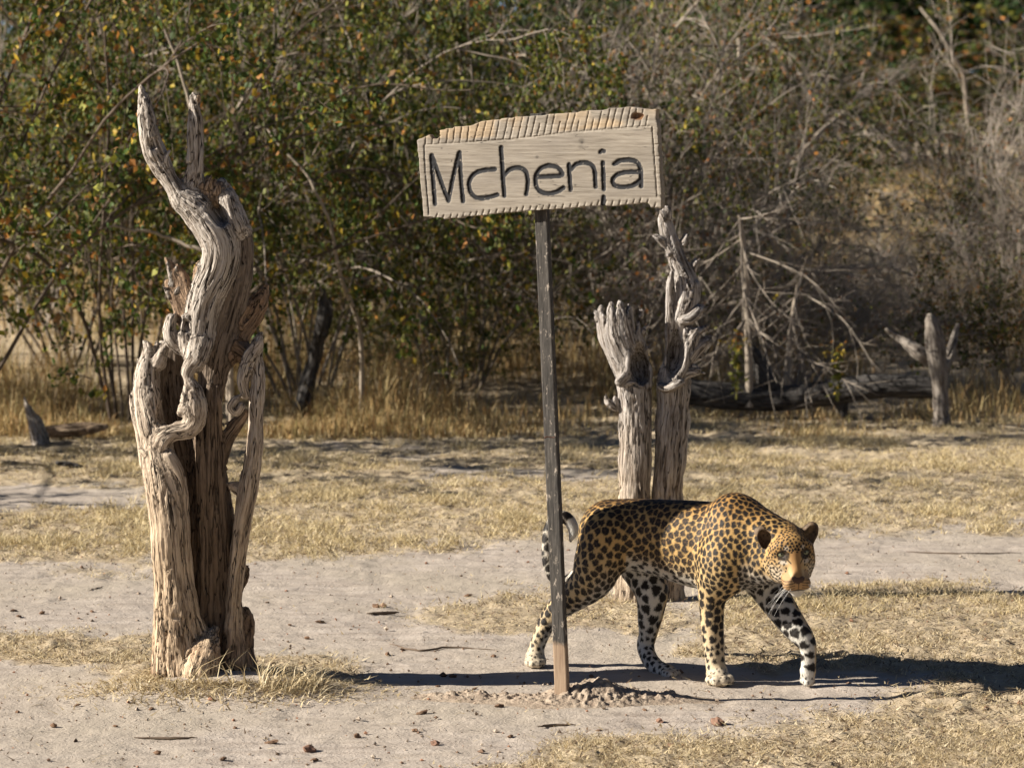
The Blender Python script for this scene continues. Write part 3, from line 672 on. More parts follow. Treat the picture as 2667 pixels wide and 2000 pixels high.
    m0, m1, m2, m3 = (base + inv[i * nq:(i + 1) * nq] for i in range(4))
    cenp = (mid[m0 - base] + mid[m1 - base] + mid[m2 - base] + mid[m3 - base]) / 4
    V2 = np.vstack([V, mid, cenp])
    Qn = np.concatenate([np.stack([Qh[:, 0], m0, cen, m3], 1), np.stack([m0, Qh[:, 1], m1, cen], 1), np.stack([cen, m1, Qh[:, 2], m2], 1), np.stack([m3, cen, m2, Qh[:, 3]], 1), Qr])
    nm2 = np.concatenate([nm, nm[a_], nm[Qh[:, 0]]])
    return V2, Qn, nm2, (ho, ex, ey, ez, HS, H)
LV, LQ, LNM, HEAD = leopard()
LN = vnormals(LV, LQ)

def paint_leopard(V, N, nm):
    r = np.random.default_rng(5); n = len(V); ho, ex, ey, ez, HS, H = HEAD
    z = V[:, 2]; hx = np.array([.84, -.54, 0]); lat = np.array([.54, .84, 0])       # body heading / far side
    is_ = lambda *k: np.isin(nm, k)
    nzl = fbm(V * 12, 3, 61)
    gold_d = np.array([.44, .245, .080]); gold = np.array([.54, .345, .130]); buff = np.array([.61, .445, .23]); white = np.array([.64, .605, .54])
    def lerp(a, b, t): return a * (1 - t[:, None]) + b * t[:, None]
    col = np.tile(gold, (n, 1)); under = np.zeros(n)
    # trunk: gold on the back, paler on the flank, white below
    hrel = z + 0.05 * nzl
    col = lerp(np.tile(buff, (n, 1)), np.tile(gold, (n, 1)), sstep(.30, .46, hrel)); col = lerp(col, np.tile(gold_d, (n, 1)), sstep(.50, .60, hrel))
    under = np.where(is_('torso'), np.maximum(sstep(.33, .25, hrel) if False else 1 - sstep(.25, .36, hrel), sstep(.2, .75, -N[:, 2])), 0)
    # legs: outside gold, inside white
    side = N @ lat                                                  # + faces the far side
    leg_in = np.where(is_('nh', 'nf', 'nhpaw', 'nfpaw'), sstep(.25, .85, side), 0) + np.where(is_('fh', 'ff', 'fhpaw', 'ffpaw'), sstep(-.1, .4, -side) * (1 - 0.0), 0)
    leg_in = np.maximum(leg_in, np.where(is_('nh', 'nf'), .35 * (1 - sstep(.05, .3, z)), 0))
    under = np.maximum(under, leg_in)
    under = np.maximum(under, np.where(is_('nh'), sstep(.35, .9, N @ (hx * .8 + np.array([0, 0, -.6]))) * (1 - sstep(.25, .4, z)), 0))
    px = (V - ho); ly, lz, lx = px @ ey / HS, px @ ez / HS, px @ ex / HS
    under = np.maximum(under, np.where(is_('chest'), 1 - sstep(.33, .44, hrel), 0)); under = np.maximum(under, np.where(is_('neck'), 1 - sstep(.28, .36, hrel), 0))
    under = np.maximum(under, np.where(is_('nhpaw', 'nfpaw', 'fhpaw', 'ffpaw'), .55, 0))
    tailw = is_('tail'); under = np.where(tailw, .8, under)
    col = lerp(col, np.tile(white, (n, 1)), np.clip(under, 0, 1))
    # ---- head
    hd = is_('head', 'muzzle', 'ear', 'earin', 'bridge', 'nose', 'chin')
    face = lerp(np.tile(np.array([.40, .235, .085]), (n, 1)), np.tile(np.array([.54, .385, .20]), (n, 1)), sstep(.03, -.03, ly) if False else 1 - sstep(-.04, .035, ly))
    face = lerp(face, np.tile(np.array([.40, .225, .09]), (n, 1)), (1 - sstep(.010, .020, np.abs(lx))) * sstep(.05, .075, lz) * sstep(-.07, -.05, ly) * (1 - sstep(.028, .044, ly)))
    face = lerp(face, np.tile(white, (n, 1)), np.maximum(1 - sstep(-.088, -.079, ly), np.where(lz > .04, sstep(.030, .042, np.abs(lx)) * (1 - sstep(-.03, -.005, ly)), 0) * .4))
    face = lerp(face, np.tile(white, (n, 1)), (1 - sstep(.005, .011, np.hypot(np.abs(lx) - .026, ly - .042))) * .55)
    face = lerp(face, np.tile(white, (n, 1)), (1 - sstep(.004, .010, np.hypot((np.abs(lx) - .036) * .6, ly + .002))) * .6)
    mz = is_('muzzle'); face = np.where(mz[:, None], lerp(np.tile(np.array([.43, .265, .125]), (n, 1)), np.tile(white, (n, 1)), 1 - sstep(-.086, -.078, ly)), face)
    col = np.where(hd[:, None], face, col)
    # ---- spots: spacing, size, kind by region
    sp = np.full(n, .0235); sz = np.full(n, .0098); ring = np.zeros(n)
    tor = is_('torso'); ring[tor] = 1; sp[tor] = .0220; sz[tor] = .0150
    up = is_('nh') & (z > .27); ring[up] = .6; sp[up] = .0245; sz[up] = .0150
    nk = is_('neck', 'chest'); sp[nk] = .0190; sz[nk] = .0128
    un = (under > .5) & tor; sp[un] = .029; sz[un] = .0125; ring[un] = 0
    m = is_('nf') & (z > .33); sp[m] = .0190; sz[m] = .0128
    m = is_('nf') & (z <= .33); sp[m] = .0270; sz[m] = .0165
    m = is_('nh') & (z <= .27); sp[m] = .0275; sz[m] = .0168
    m = is_('fh', 'ff'); sp[m] = .033; sz[m] = .0185
    m = is_('fh', 'nh', 'nf') & (z < .13); sp[m] = .020; sz[m] = .0092
    m = is_('nhpaw', 'nfpaw', 'fhpaw', 'ffpaw'); sp[m] = .015; sz[m] = .0042
    sp[tailw] = .031; sz[tailw] = .0225
    m = hd; sp[m] = .0100; sz[m] = .0047; 
    ck = hd & (ly < .004); sp[ck] = .0120; sz[ck] = .0040
    plain = hd & ((lz > .055) & (np.abs(lx) < .017) & (ly < .028) | is_('nose') | (is_('muzzle', 'chin') & (ly < -.03)) | is_('bridge') & (ly < .022) | is_('ear', 'earin'))
    # dart throwing on the surface
    order = r.permutation(n); cell = .012; grid = {}; seeds = []
    keys = np.floor(V / cell).astype(int)
    jit = r.uniform(.88, 1.12, n)
    for i in order[:130000]:
        if plain[i]: continue
        k = keys[i]; R_ = sp[i] * jit[i]; q = int(R_ / cell) + 1; ok = True; p = V[i]
        for a in range(k[0]-q, k[0]+q+1):
            for b in range(k[1]-q, k[1]+q+1):
                for c_ in range(k[2]-q, k[2]+q+1):
                    for j in grid.get((a, b, c_), ()):
                        d = V[j] - p
                        if d @ d < R_ * R_ and N[i] @ N[j] > -.2: ok = False; break
                    if not ok: break
                if not ok: break
            if not ok: break
        if ok: grid.setdefault(tuple(k), []).append(i); seeds.append(i)
    seeds = np.array(seeds)
    kd = KDTree(len(seeds))
    for j, i in enumerate(seeds): kd.insert(V[i], j)
    kd.balance()
    near = np.zeros((n, 2), int)
    find = kd.find_n
    for i in range(n):
        f = find(V[i], 2); near[i, 0] = f[0][1]; near[i, 1] = f[1][1]
    # per-seed shape
    ns = len(seeds); ssz = sz[seeds] * r.uniform(.82, 1.15, ns); srg = ring[seeds] * (r.uniform(0, 1, ns) < .96); ph = r.uniform(0, 6.28, ns)
    down = np.where(is_('nf', 'nh', 'fh', 'neck', 'chest', 'torso')[seeds][:, None], np.array([.25, 0, -1.0]), np.array([0, 0, -1.0]))
    stretch = np.where(is_('neck', 'chest')[seeds] | (is_('nf')[seeds] & (z[seeds] > .3)), 1.45, np.where(is_('ff', 'tail')[seeds], .72, 1.15))
    black = np.zeros(n); centre = np.zeros(n)
    e1 = np.linalg.norm(V - V[seeds[near[:, 0]]], axis=1); e2 = np.linalg.norm(V - V[seeds[near[:, 1]]], axis=1)
    lw = np.where(hd, .0010, .0023); web = sstep(lw * .5, lw * 1.6, (e2 - e1) + .0012 * vnoise(V * 180, 12))
    for c_ in (0,):
        j = near[:, c_]; s0 = seeds[j]; d = V - V[s0]; Ns = N[s0]; d = d - (d * Ns).sum(1)[:, None] * Ns
        t1 = down[j] - (down[j] * Ns).sum(1)[:, None] * Ns; t1 /= np.linalg.norm(t1, axis=1, keepdims=True) + 1e-9; t2 = np.cross(Ns, t1)
        a = (d * t1).sum(1) / stretch[j] ** .5; b = (d * t2).sum(1) * stretch[j] ** .5
        rr = np.hypot(a, b) / ssz[j]; an = np.arctan2(b, a)
        rr = rr * (1 + .16 * np.sin(an * 3 + ph[j]) + .10 * np.sin(an * 5 + 2.3 * ph[j])) + .18 * vnoise(V * 260, 8)
        sol = 1 - sstep(.80, 1.06, rr)
        gap = sstep(.35, .75, np.sin(an * 2.0 + 3 * ph[j]) * .6 + np.sin(an * 3 - 2 * ph[j]) * .5)
        rg = (1 - sstep(.86, 1.06, rr)) * (.82 + .18 * sstep(.14, .34, rr)) * (1 - .15 * gap * sstep(.2, .6, rr))
        bl = (sol * (1 - srg[j]) + rg * srg[j]) * web; bl[plain] = 0
        black = np.maximum(black, bl); centre = np.maximum(centre, srg[j] * (1 - sstep(.4, .8, rr)))
    col = lerp(col, col * np.array([.66, .5, .38]), centre * .9)
    blk = np.array([.016, .012, .010])
    # spine and nape darker
    black = np.maximum(black, np.where(is_('torso'), sstep(.88, .985, N[:, 2]) * .55 * sstep(.5, .58, z), 0))
    # face marks
    ax = np.abs(lx)
    def m_(x, y, rad, soft=.0015, q=1.0): return 1 - sstep(rad - soft, rad + soft, np.hypot((ax - x) * q, ly - y))
    fz = (lz > .03) & hd
    eye = m_(.0352, .020, .0178, .003) + (1 - sstep(.0020, .0042, np.abs((ly - .012) - (ax - .028) * 1.1))) * (ax > .014) * (ax < .030) * (ly < .018) * (ly > -.006)
    eye = np.where(fz, np.clip(eye, 0, 1), 0)
    black = np.maximum(black, eye * .92)
    st_ = np.where(fz & (ax > .042) & (ly < .004) & (ly > -.07), (1 - sstep(.0014, .0028, np.abs(((ly + .02) + (ax - .04) * .8 + .012 * np.sin(ax * 160)) % .0135 - .006))) * .8, 0)
    black = np.maximum(black, st_)
    wl = np.where(is_('muzzle') & (ax > .010) & (ly < -.050) & (ly > -.080), (1 - sstep(.0007, .0017, np.abs((ly + .052 + .25 * (ax - .013)) % .0085 - .004))) * .9, 0)
    black = np.maximum(black, wl)
    black = np.maximum(black, np.where(hd & (lz > .06), 1 - sstep(.0012, .0034, np.abs(ly + .0805 + .12 * ax)), 0) * (ax < .036) * .95)
    nose = is_('nose') | (hd & (lz > .100) & (ly < -.038) & (ly > -.059) & (ax < .0110 + .75 * (ly + .048)))
    black = np.maximum(black, np.where(hd & (lz > .1) & (ly < -.055) & (ly > -.088), (1 - sstep(.0008, .0022, ax)) * .8, 0))
    earm = is_('ear'); en = N @ ez
    ein = is_('earin'); col[ein] = np.array([.20, .13, .075]) * (.7 + .5 * vnoise(V[ein] * 150, 9))[:, None]; black = np.where(ein, .15, black)
    col[earm] = np.array([.20, .135, .08]); black = np.where(earm, np.maximum(sstep(.15, -.25, en) if False else 1 - sstep(-.25, .2, en), .25 + .3 * (vnoise(V * 120, 4) > .1)), black)
    col = lerp(col, np.tile(blk, (n, 1)), np.clip(black, 0, 1))
    col[nose] = np.array([.075, .042, .032])
    # white tail tip and black tail bands
    tip = tailw & (np.hypot(V[:, 0] - C(366, 385, .28)[0], (V[:, 2] - C(366, 385, .28)[2]) * .6) < .024); col[tip] = np.array([.62, .60, .55]) * (.8 + .4 * r.uniform(0, 1, (tip.sum(), 1)))
    return np.clip(col, .005, .95), hd
LC, LHD = paint_leopard(LV, LN, LNM)
t = NT('leopard_coat'); a = t.attr('Col'); g = t.node('ShaderNodeNewGeometry'); nf_ = t.noise(g.outputs['Position'], 420, 3)
M_coat = t.done(t.mix(t.math('MULTIPLY', nf_.outputs[0], .35), a.outputs[0], t.mix(1.0, a.outputs[0], (.62, .6, .58), 'MULTIPLY')), 0.62, t.bump(nf_.outputs[0], .4, .002), .25)
LO = C(900, 1400, 0); LO[2] = 0
leo = empty('leopard', LO); tag(leo, 'spotted leopard walking past the sign post with head turned to face the viewer', 'leopard')
mesh_parent(obj('body', mk_mesh('body', LV, LQ, None, True, LC), M_coat), leo, LO)

def fur(V, N, nm, cols, Q):
    r = np.random.default_rng(3); ho, ex, ey, ez, HS, H = HEAD
    a, b, c, d = (V[Q[:, i]] for i in range(4)); ar = np.linalg.norm(np.cross(c - a, d - b), axis=1) / 2
    n = 190000; fi = r.choice(len(Q), n, p=ar / ar.sum()); u, v = r.uniform(0, 1, (2, n, 1))
    p = (a[fi] * (1 - u) + b[fi] * u) * (1 - v) + (d[fi] * (1 - u) + c[fi] * u) * v; vi = Q[fi, 0]
    nn = N[vi]; name = nm[vi]; cl = cols[Q[fi]].mean(1)
    hx = np.array([.84, -.54, 0])
    fl = np.tile(-hx * .8 + np.array([0, 0, -.55]), (n, 1))
    leg = np.isin(name, ['nh', 'nf', 'fh', 'ff', 'nhpaw', 'nfpaw', 'fhpaw', 'ffpaw', 'tail', 'chest']); fl[leg] = (-.1, 0, -1)
    hd = np.isin(name, ['head', 'muzzle', 'ear', 'earin', 'bridge', 'nose', 'chin']); fl[hd] = p[hd] - H(0, -.045, .13)
    fl = fl + r.normal(0, .28, (n, 3)); fl -= (fl * nn).sum(1)[:, None] * nn; fl /= np.linalg.norm(fl, axis=1, keepdims=True) + 1e-9
    ln = r.uniform(.0035, .0070, n); ln[hd] *= .55; ln[np.isin(name, ['nose', 'bridge'])] *= .35; ln[np.isin(name, ['chest', 'tail'])] *= 1.5
    bel = np.isin(name, ['torso', 'nh', 'fh', 'ff']) & (nn[:, 2] < -.3); ln[bel] *= 1.5
    dirv = fl * .96 + nn * r.uniform(.12, .32, (n, 1)); sd = np.cross(fl, nn) * (r.uniform(.0004, .0008, n))[:, None]
    Vv = np.stack([p - sd, p + sd, p + dirv * ln[:, None]], 1).reshape(-1, 3)
    cc = cl * r.uniform(.82, 1.12, (n, 1))
    return Vv, np.arange(3 * n).reshape(n, 3), np.repeat(np.clip(cc, 0, .9), 3, 0)
FV, FT, FC = fur(LV, LN, LNM, LC, LQ)
t = NT('leopard_fur'); a = t.attr('Col'); M_fur = t.done(a.outputs[0], .55, None, .3)
tag(mesh_parent(obj('fur', mk_mesh('fur', FV, None, FT, False, FC), M_fur), leo, LO), kind='stuff')
# eyes and whiskers
def sphere_mesh(name, c, rad, nu=20, nv=14, colf=None):
    u = np.linspace(0, 2 * np.pi, nu, endpoint=False); v = np.linspace(0, np.pi, nv)
    X = np.stack([np.outer(np.sin(v), np.cos(u)), np.outer(np.sin(v), np.sin(u)), np.outer(np.cos(v), np.ones(nu))], -1).reshape(-1, 3)
    i = np.arange(nv * nu).reshape(nv, nu); j = np.roll(i, -1, 1)
    Qs = np.stack([i[:-1].ravel(), i[1:].ravel(), j[1:].ravel(), j[:-1].ravel()], 1)
    return mk_mesh(name, c + rad * X, Qs, None, True, None if colf is None else colf(X))
def build_face():
    ho, ex, ey, ez, HS, H = HEAD
    t = NT('leopard_eye'); a = t.attr('Col'); M_eye = t.done(a.outputs[0], .12, None, .5)
    tc = np.array([0, 0, CAMZ]) - ho; tc /= np.linalg.norm(tc)
    for q in (-1, 1):
        look = ez * .35 + tc * .65 + ex * q * .10; look /= np.linalg.norm(look)
        def cf(X):
            an = np.degrees(np.arccos(np.clip(X @ look, -1, 1))); c = np.tile(np.array([.13, .135, .075]), (len(X), 1))
            c[an < 24] = (.23, .24, .15); c[an < 14] = (.006, .006, .006); c[an > 50] = (.03, .02, .015); return c
        me = sphere_mesh('eye', H(q * .0352, .0198, .0535), .0160, 48, 40, cf)
        mesh_parent(obj('eye', me, M_eye), leo, LO)
    r = np.random.default_rng(9); Pw, Rw = [], []
    for q in (-1, 1):
        for i in range(9):
            p0 = H(q * r.uniform(.022, .038), r.uniform(-.078, -.058), r.uniform(.095, .118)); d = q * ex * r.uniform(.8, 1) + ey * r.uniform(-1.0, -.2) + ez * r.uniform(-.1, .35)
            d /= np.linalg.norm(d); Lw = r.uniform(.07, .13); tt = np.linspace(0, 1, 6)[:, None]
            Pw.append(p0 + d * tt * Lw * .8 + np.array([0, 0, -1]) * tt ** 2 * Lw * .25); Rw.append(np.linspace(.0006, .0001, 6))
    Vt, Qt = tubes(np.array(Pw), np.array(Rw), 3)
    tag(mesh_parent(obj('whiskers', mk_mesh('whiskers', Vt, Qt), mat_plain('whisker', (.85, .83, .78), .5, .3, .05)), leo, LO), kind='stuff')
def tubes(Pt, R, sides):
    """Pt (b,n,3) polylines, R (b,n) radii -> verts, quads"""
    B, n, _ = Pt.shape
    T = np.gradient(Pt, axis=1); T /= np.linalg.norm(T, axis=2, keepdims=True) + 1e-12
    ref = np.where(np.abs(T[:, :, 2:3]) > .9, np.array([1.0, 0, 0]), np.array([0, 0, 1.0]))
    N1 = np.cross(T, ref); N1 /= np.linalg.norm(N1, axis=2, keepdims=True) + 1e-12; N2 = np.cross(T, N1)
    an = np.arange(sides) * 2 * np.pi / sides
    V = Pt[:, :, None, :] + R[:, :, None, None] * (np.cos(an)[None, None, :, None] * N1[:, :, None] + np.sin(an)[None, None, :, None] * N2[:, :, None])
    i = np.arange(B * n * sides).reshape(B, n, sides); j = np.roll(i, -1, 2)
    Q = np.stack([i[:, :-1], j[:, :-1], j[:, 1:], i[:, 1:]], -1).reshape(-1, 4)
    return V.reshape(-1, 3), Q
build_face()
#STOP_B
# ================================================================ SIGN
def polydist(p, pts):
    """signed distance to a polygon, p (n,2)"""
    d = np.full(len(p), 1e9); inside = np.zeros(len(p), bool); pts = np.asarray(pts, float); j = len(pts) - 1
    for i in range(len(pts)):
        a, b = pts[i], pts[j]; e = b - a; w_ = p - a; t = np.clip((w_ @ e) / (e @ e + 1e-12), 0, 1); q = w_ - t[:, None] * e
        d = np.minimum(d, (q * q).sum(1))
        c = ((a[1] > p[:, 1]) != (b[1] > p[:, 1])) & (p[:, 0] < (b[0] - a[0]) * (p[:, 1] - a[1]) / (b[1] - a[1] + 1e-12) + a[0]); inside ^= c; j = i
    d = np.sqrt(d); return np.where(inside, -d, d)
def strokedist(p, lines):
    d = np.full(len(p), 1e9)
    for ln in lines:
        ln = np.asarray(ln, float)
        for a, b in zip(ln[:-1], ln[1:]):
            e = b - a; w_ = p - a; t = np.clip((w_ @ e) / (e @ e + 1e-12), 0, 1); q = w_ - t[:, None] * e; d = np.minimum(d, (q * q).sum(1))
    return np.sqrt(d)
def build_sign():
    psi = math.radians(24); R_ = np.array([math.cos(psi), -math.sin(psi), 0]); Nn = np.array([-math.sin(psi), -math.cos(psi), 0]); U = np.array([0, 0, 1.0])
    foot = G(1470, 1828); D0 = foot[1]
    mid = P(1404, 455, D0 - .02); k = .3165
    def bp(X, Y):
        d = ray(1060 + k * X, 250 + k * Y); o = np.array([0, 0, CAMZ]); t = ((mid - o) @ Nn) / (d @ Nn); q = o + d * t - mid
        return np.array([q @ R_, q @ U])
    r = random.Random(4)
    top = [(80, 370), (100, 352), (185, 318), (196, 340), (215, 356), (245, 354), (268, 330), (270, 296), (262, 288), (330, 268), (372, 266), (380, 254), (470, 250), (545, 240), (565, 224), (600, 212), (700, 200), (760, 196), (772, 188), (860, 183), (890, 174), (1000, 168), (1100, 160), (1220, 146), (1300, 144), (1400, 136), (1420, 126), (1520, 120), (1560, 122), (1640, 114), (1660, 100), (1780, 98), (1800, 90), (1860, 92), (1930, 104), (2000, 110), (2050, 112), (2048, 200), (2062, 240)]
    right = [(2066, 330), (2070, 400), (2076, 500), (2082, 600), (2092, 760), (2096, 850), (2094, 928)]
    bot = [(2040, 922), (2000, 926), (1996, 900), (1980, 884), (1940, 880), (1900, 890), (1800, 896), (1700, 908), (1640, 908), (1618, 900), (1560, 906), (1400, 922), (1200, 934), (1000, 946), (900, 958), (800, 962), (640, 980), (560, 990), (470, 992), (450, 1004), (380, 1010), (340, 1006), (310, 1018), (280, 1004), (200, 1000), (132, 992)]
    left = [(124, 850), (112, 760), (104, 650), (96, 540), (88, 440)]
    poly = np.array([bp(*p) for p in top + right + bot + left])
    let = [[(200, 492), (206, 600), (220, 760), (230, 890)], [(206, 492), (250, 620), (300, 760), (340, 862)], [(340, 862), (365, 740), (400, 580), (428, 470)], [(432, 466), (438, 600), (450, 760), (462, 868)],
           [(722, 604), (640, 612), (575, 630), (530, 668), (510, 725), (520, 785), (550, 826), (600, 842), (670, 836), (742, 814)],
           [(774, 424), (780, 520), (790, 680), (800, 822)], [(806, 648), (840, 612), (890, 594), (945, 600), (982, 632), (994, 700), (990, 760), (980, 808)],
           [(1066, 668), (1150, 664), (1272, 654), (1266, 618), (1230, 586), (1170, 574), (1110, 592), (1072, 634), (1056, 690), (1066, 750), (1104, 792), (1170, 804), (1236, 788), (1288, 756)],
           [(1332, 566), (1338, 660), (1346, 772)], [(1350, 606), (1388, 566), (1450, 550), (1508, 562), (1540, 604), (1548, 670), (1552, 746)],
           [(1612, 550), (1616, 650), (1620, 766)], [(1618, 830), (1614, 895)], [(1706, 560), (1750, 536), (1820, 526), (1880, 540), (1914, 580), (1926, 650), (1926, 742)],
           [(1905, 626), (1820, 628), (1750, 640), (1706, 670), (1690, 706), (1712, 738), (1780, 752), (1860, 736), (1912, 700)]]
    let = [catmull(np.array([bp(*p) for p in l]), 4) if len(l) > 2 else np.array([bp(*p) for p in l]) for l in let]
    dot = [np.array([bp(*p) for p in [(1588, 466), (1604, 452), (1622, 456)]])]
    def iny(X): return np.interp(X, [140, 840, 1350, 1700, 2060], [405, 360, 300, 272, 245])
    gro = [[(140, 410), (150, 620), (180, 980)]] + [[(x, iny(x)) for x in range(140, 2060, 60)]] + [[(2018, 255), (2040, 560), (2060, 830)]]
    x = 150
    while x < 2020:
        yt = np.interp(x, [p[0] for p in top[:36]], [p[1] for p in top[:36]]); yb = iny(x); ln = 22 if x > 500 else 10
        if r.random() < .25 and x > 700: yt = yb - (yb - yt) * .55
        gro.append([(x, yb), (x + ln * (yb - yt) / 100 + r.uniform(-4, 4), yt - 6)]); x += r.uniform(50, 66)
    x = 240
    while x < 2080:
        yb = np.interp(x, [p[0] for p in bot[::-1]], [p[1] for p in bot[::-1]]); gro.append([(x + 12, yb - r.uniform(30, 44)), (x - 4, yb + 8)]); x += r.uniform(50, 62)
    for y in (400, 500, 640): gro.append([(2040, y), (2085, y + 2)])
    gro = [np.array([bp(*p) for p in l]) for l in gro]
    h = .0029; lo = poly.min(0) - .008; hi = poly.max(0) + .008; th = .030
    ax = np.arange(lo[0], hi[0], h); bx = np.arange(lo[1], hi[1], h); tx = np.arange(-.006, th + .008, h)
    AA, BB = np.meshgrid(ax, bx, indexing='ij'); p2 = np.stack([AA.ravel(), BB.ravel()], 1); o = np.zeros(len(p2))
    pd = polydist(p2, poly) + .0022 * fbm(np.stack([p2[:, 0] * 60, p2[:, 1] * 60, o], 1), 3, 2)
    def depthmap(p2):
        o = np.zeros(len(p2))
        ld = np.minimum(strokedist(p2, let), strokedist(p2, dot) + .001) + .0012 * fbm(np.stack([p2[:, 0] * 120, p2[:, 1] * 120, o], 1), 2, 5)
        gd = strokedist(p2, gro) + .0008 * vnoise(np.stack([p2[:, 0] * 150, p2[:, 1] * 150, o], 1), 6)
        dep = .0045 * (1 - sstep(.0030, .0085, ld)) + .0036 * (1 - sstep(.0008, .0032, gd))
        X_ = p2 - np.array(bp(1895, 165)); rot = np.sqrt((X_[:, 0] / .020) ** 2 + (X_[:, 1] / .012) ** 2) + .5 * fbm(np.stack([p2[:, 0] * 90, p2[:, 1] * 90, o], 1), 3, 8)
        dep = dep + .014 * (1 - sstep(.5, 1.1, rot))
        # split-off strip of the upper edge lies a little lower and rougher than the face
        Xp = p2[:, 0]; c0, c1 = bp(140, 405), bp(2060, 245); line = c0[1] + (Xp - c0[0]) * (c1[1] - c0[1]) / (c1[0] - c0[0])
        above = sstep(0, .012, p2[:, 1] - line); patch = sstep(-.1, .35, fbm(np.stack([p2[:, 0] * 9, p2[:, 1] * 14, o], 1), 3, 12)) * above
        dep = dep + above * .0015 + patch * .003 * sstep(.02, .05, p2[:, 1] - line + 0 * Xp)
        dep = dep + .0009 * fbm(np.stack([p2[:, 0] * 10, p2[:, 1] * 160, o], 1), 3, 14)
        return dep, ld, gd, rot, above * patch
    dep = depthmap(p2)[0]
    F = np.maximum(pd.reshape(AA.shape)[:, :, None], np.maximum(dep.reshape(AA.shape)[:, :, None] - tx[None, None, :], tx[None, None, :] - th)).astype(np.float32)
    V, Q = surface_nets(F, np.array([lo[0], lo[1], tx[0]]), h)
    dep, ld, gd, rot, patch = depthmap(V[:, :2]); front = V[:, 2] < .018
    n = len(V); col = np.ones((n, 3)); col *= (1 - .16 * sstep(-.2, .6, fbm(np.stack([V[:, 0] * 6, V[:, 1] * 18, V[:, 2]], 1), 3, 31)))[:, None]
    col = col * (1 - patch[:, None]) + np.array([1.22, 1.06, .86]) * patch[:, None]
    paint = (1 - sstep(.0068, .0088, ld)) * front * (1 - .75 * (fbm(np.stack([V[:, 0] * 140, V[:, 1] * 140, V[:, 2]], 1), 3, 33) > .60))
    for (X, Y, rr, s) in ((1435, 370, .012, .45), (1440, 385, .006, .7), (1070, 505, .007, .6), (1430, 420, .010, .25), (820, 300, .004, .6), (285, 432, .004, .8), (1385, 735, .005, .6), (1100, 708, .003, .7), (1085, 832, .003, .7)):
        dd = np.hypot((V[:, 0] - bp(X, Y)[0]) * .8, V[:, 1] - bp(X, Y)[1]); col *= (1 - s * (1 - sstep(.3, 1.0, dd / rr)) * front)[:, None]
    rt = (1 - sstep(.7, 1.3, rot)) * front; col = col * (1 - rt[:, None]) + np.array([.62, .36, .2]) * rt[:, None]
    lg = (1 - sstep(.001, .003, strokedist(V[:, :2], gro[:1]))) * front; paint = np.maximum(paint, lg * .8)
    grain = np.stack([V[:, 1], V[:, 2], V[:, 0]], 1)
    Wd = mid + V[:, :1] * R_ + V[:, 1:2] * U - V[:, 2:3] * Nn
    Q = Q[:, ::-1] if np.linalg.det(np.stack([R_, U, -Nn])) < 0 else Q
    t = NT('sign_board_wood'); g = t.attr('grain'); v = t.mapping(g.outputs['Vector'], (1, 1, .06))
    n1 = t.noise(v, 120, 5, .6, .1); n2 = t.noise(v, 420, 3, .6); n4 = t.noise(v, 30, 2, .5, .1)
    base = t.ramp(t.math('ADD', t.math('MULTIPLY', n1.outputs[0], .65), t.math('MULTIPLY', n2.outputs[0], .35)), [(.32, (.135, .112, .088)), (.45, (.24, .207, .167)), (.60, (.315, .278, .23)), (.78, (.38, .34, .288))]).outputs[0]
    ck = t.math('ABSOLUTE', t.math('SUBTRACT', n4.outputs[0], .5), 0.0); base = t.mix(t.ramp(ck, [(0.0, (0, 0, 0)), (.004, (1, 1, 1))]).outputs[0], (.06, .05, .04), base)
    a = t.attr('Col'); c = t.mix(1.0, base, a.outputs[0], 'MULTIPLY'); st1 = t.noise(t.mapping(g.outputs['Vector'], (1, 1, .35)), 16, 5, .65); c = t.mix(t.ramp(st1.outputs[0], [(.45, (0, 0, 0)), (.72, (.55, .55, .55))]).outputs[0], c, (.20, .175, .15)); pa = t.attr('paint'); c = t.mix(pa.outputs['Fac'], c, (.022, .022, .024))
    M = t.done(c, .8, t.bump(n1.outputs[0], .5, .0025, t.bump(n2.outputs[0], .4, .001)), .2)
    base_e = empty('wooden_sign', (foot[0], foot[1], 0)); tag(base_e, 'weathered wooden sign board carved Mchenia on a thin dark post', 'sign')
    mesh_parent(obj('board', mk_mesh('board', Wd, Q, None, True, col, {'grain': grain}, {'paint': paint}), M), base_e, base_e.location)
    # post: slightly leaning batten behind the board
    Ntop = mid - Nn * (th + .020); zt = P(1396, 296, D0)[2]
    tp = P(1401, 296, D0 + .02); tp = np.array([tp[0], D0 + .035, tp[2]]); bt = np.array([foot[0], foot[1], -.12])
    vs_, fs, cs = [], [], []; nseg = 60; wv, tv = .0215, .013
    rr_ = np.random.default_rng(2)
    for i in range(nseg + 1):
        f = i / nseg; c = bt + (tp - bt) * f; ws = wv * (1 + .012 * math.sin(i * .35) + rr_.normal(0, .006)); 
        ring = []
        for a_, b_ in ((-1, 1), (-.86, 1.12), (.86, 1.12), (1, 1), (1, -1), (-1, -1)):
            ring.append(c + R_ * ws * a_ + Nn * tv * (b_ / 1.12))
        vs_ += ring; cs += [c[2]] * 6
    Vp = np.array(vs_); i = np.arange((nseg + 1) * 6).reshape(-1, 6); j = np.roll(i, -1, 1)
    Qp = np.stack([i[:-1].ravel(), i[1:].ravel(), j[1:].ravel(), j[:-1].ravel()], 1); top_i = i[-1]
    Qp = np.vstack([Qp, [[top_i[0], top_i[3], top_i[4], top_i[5]]], [[top_i[0], top_i[1], top_i[2], top_i[3]]]])
    loc = Vp - bt; gr = np.stack([loc @ R_, loc @ Nn, loc[:, 2]], 1)
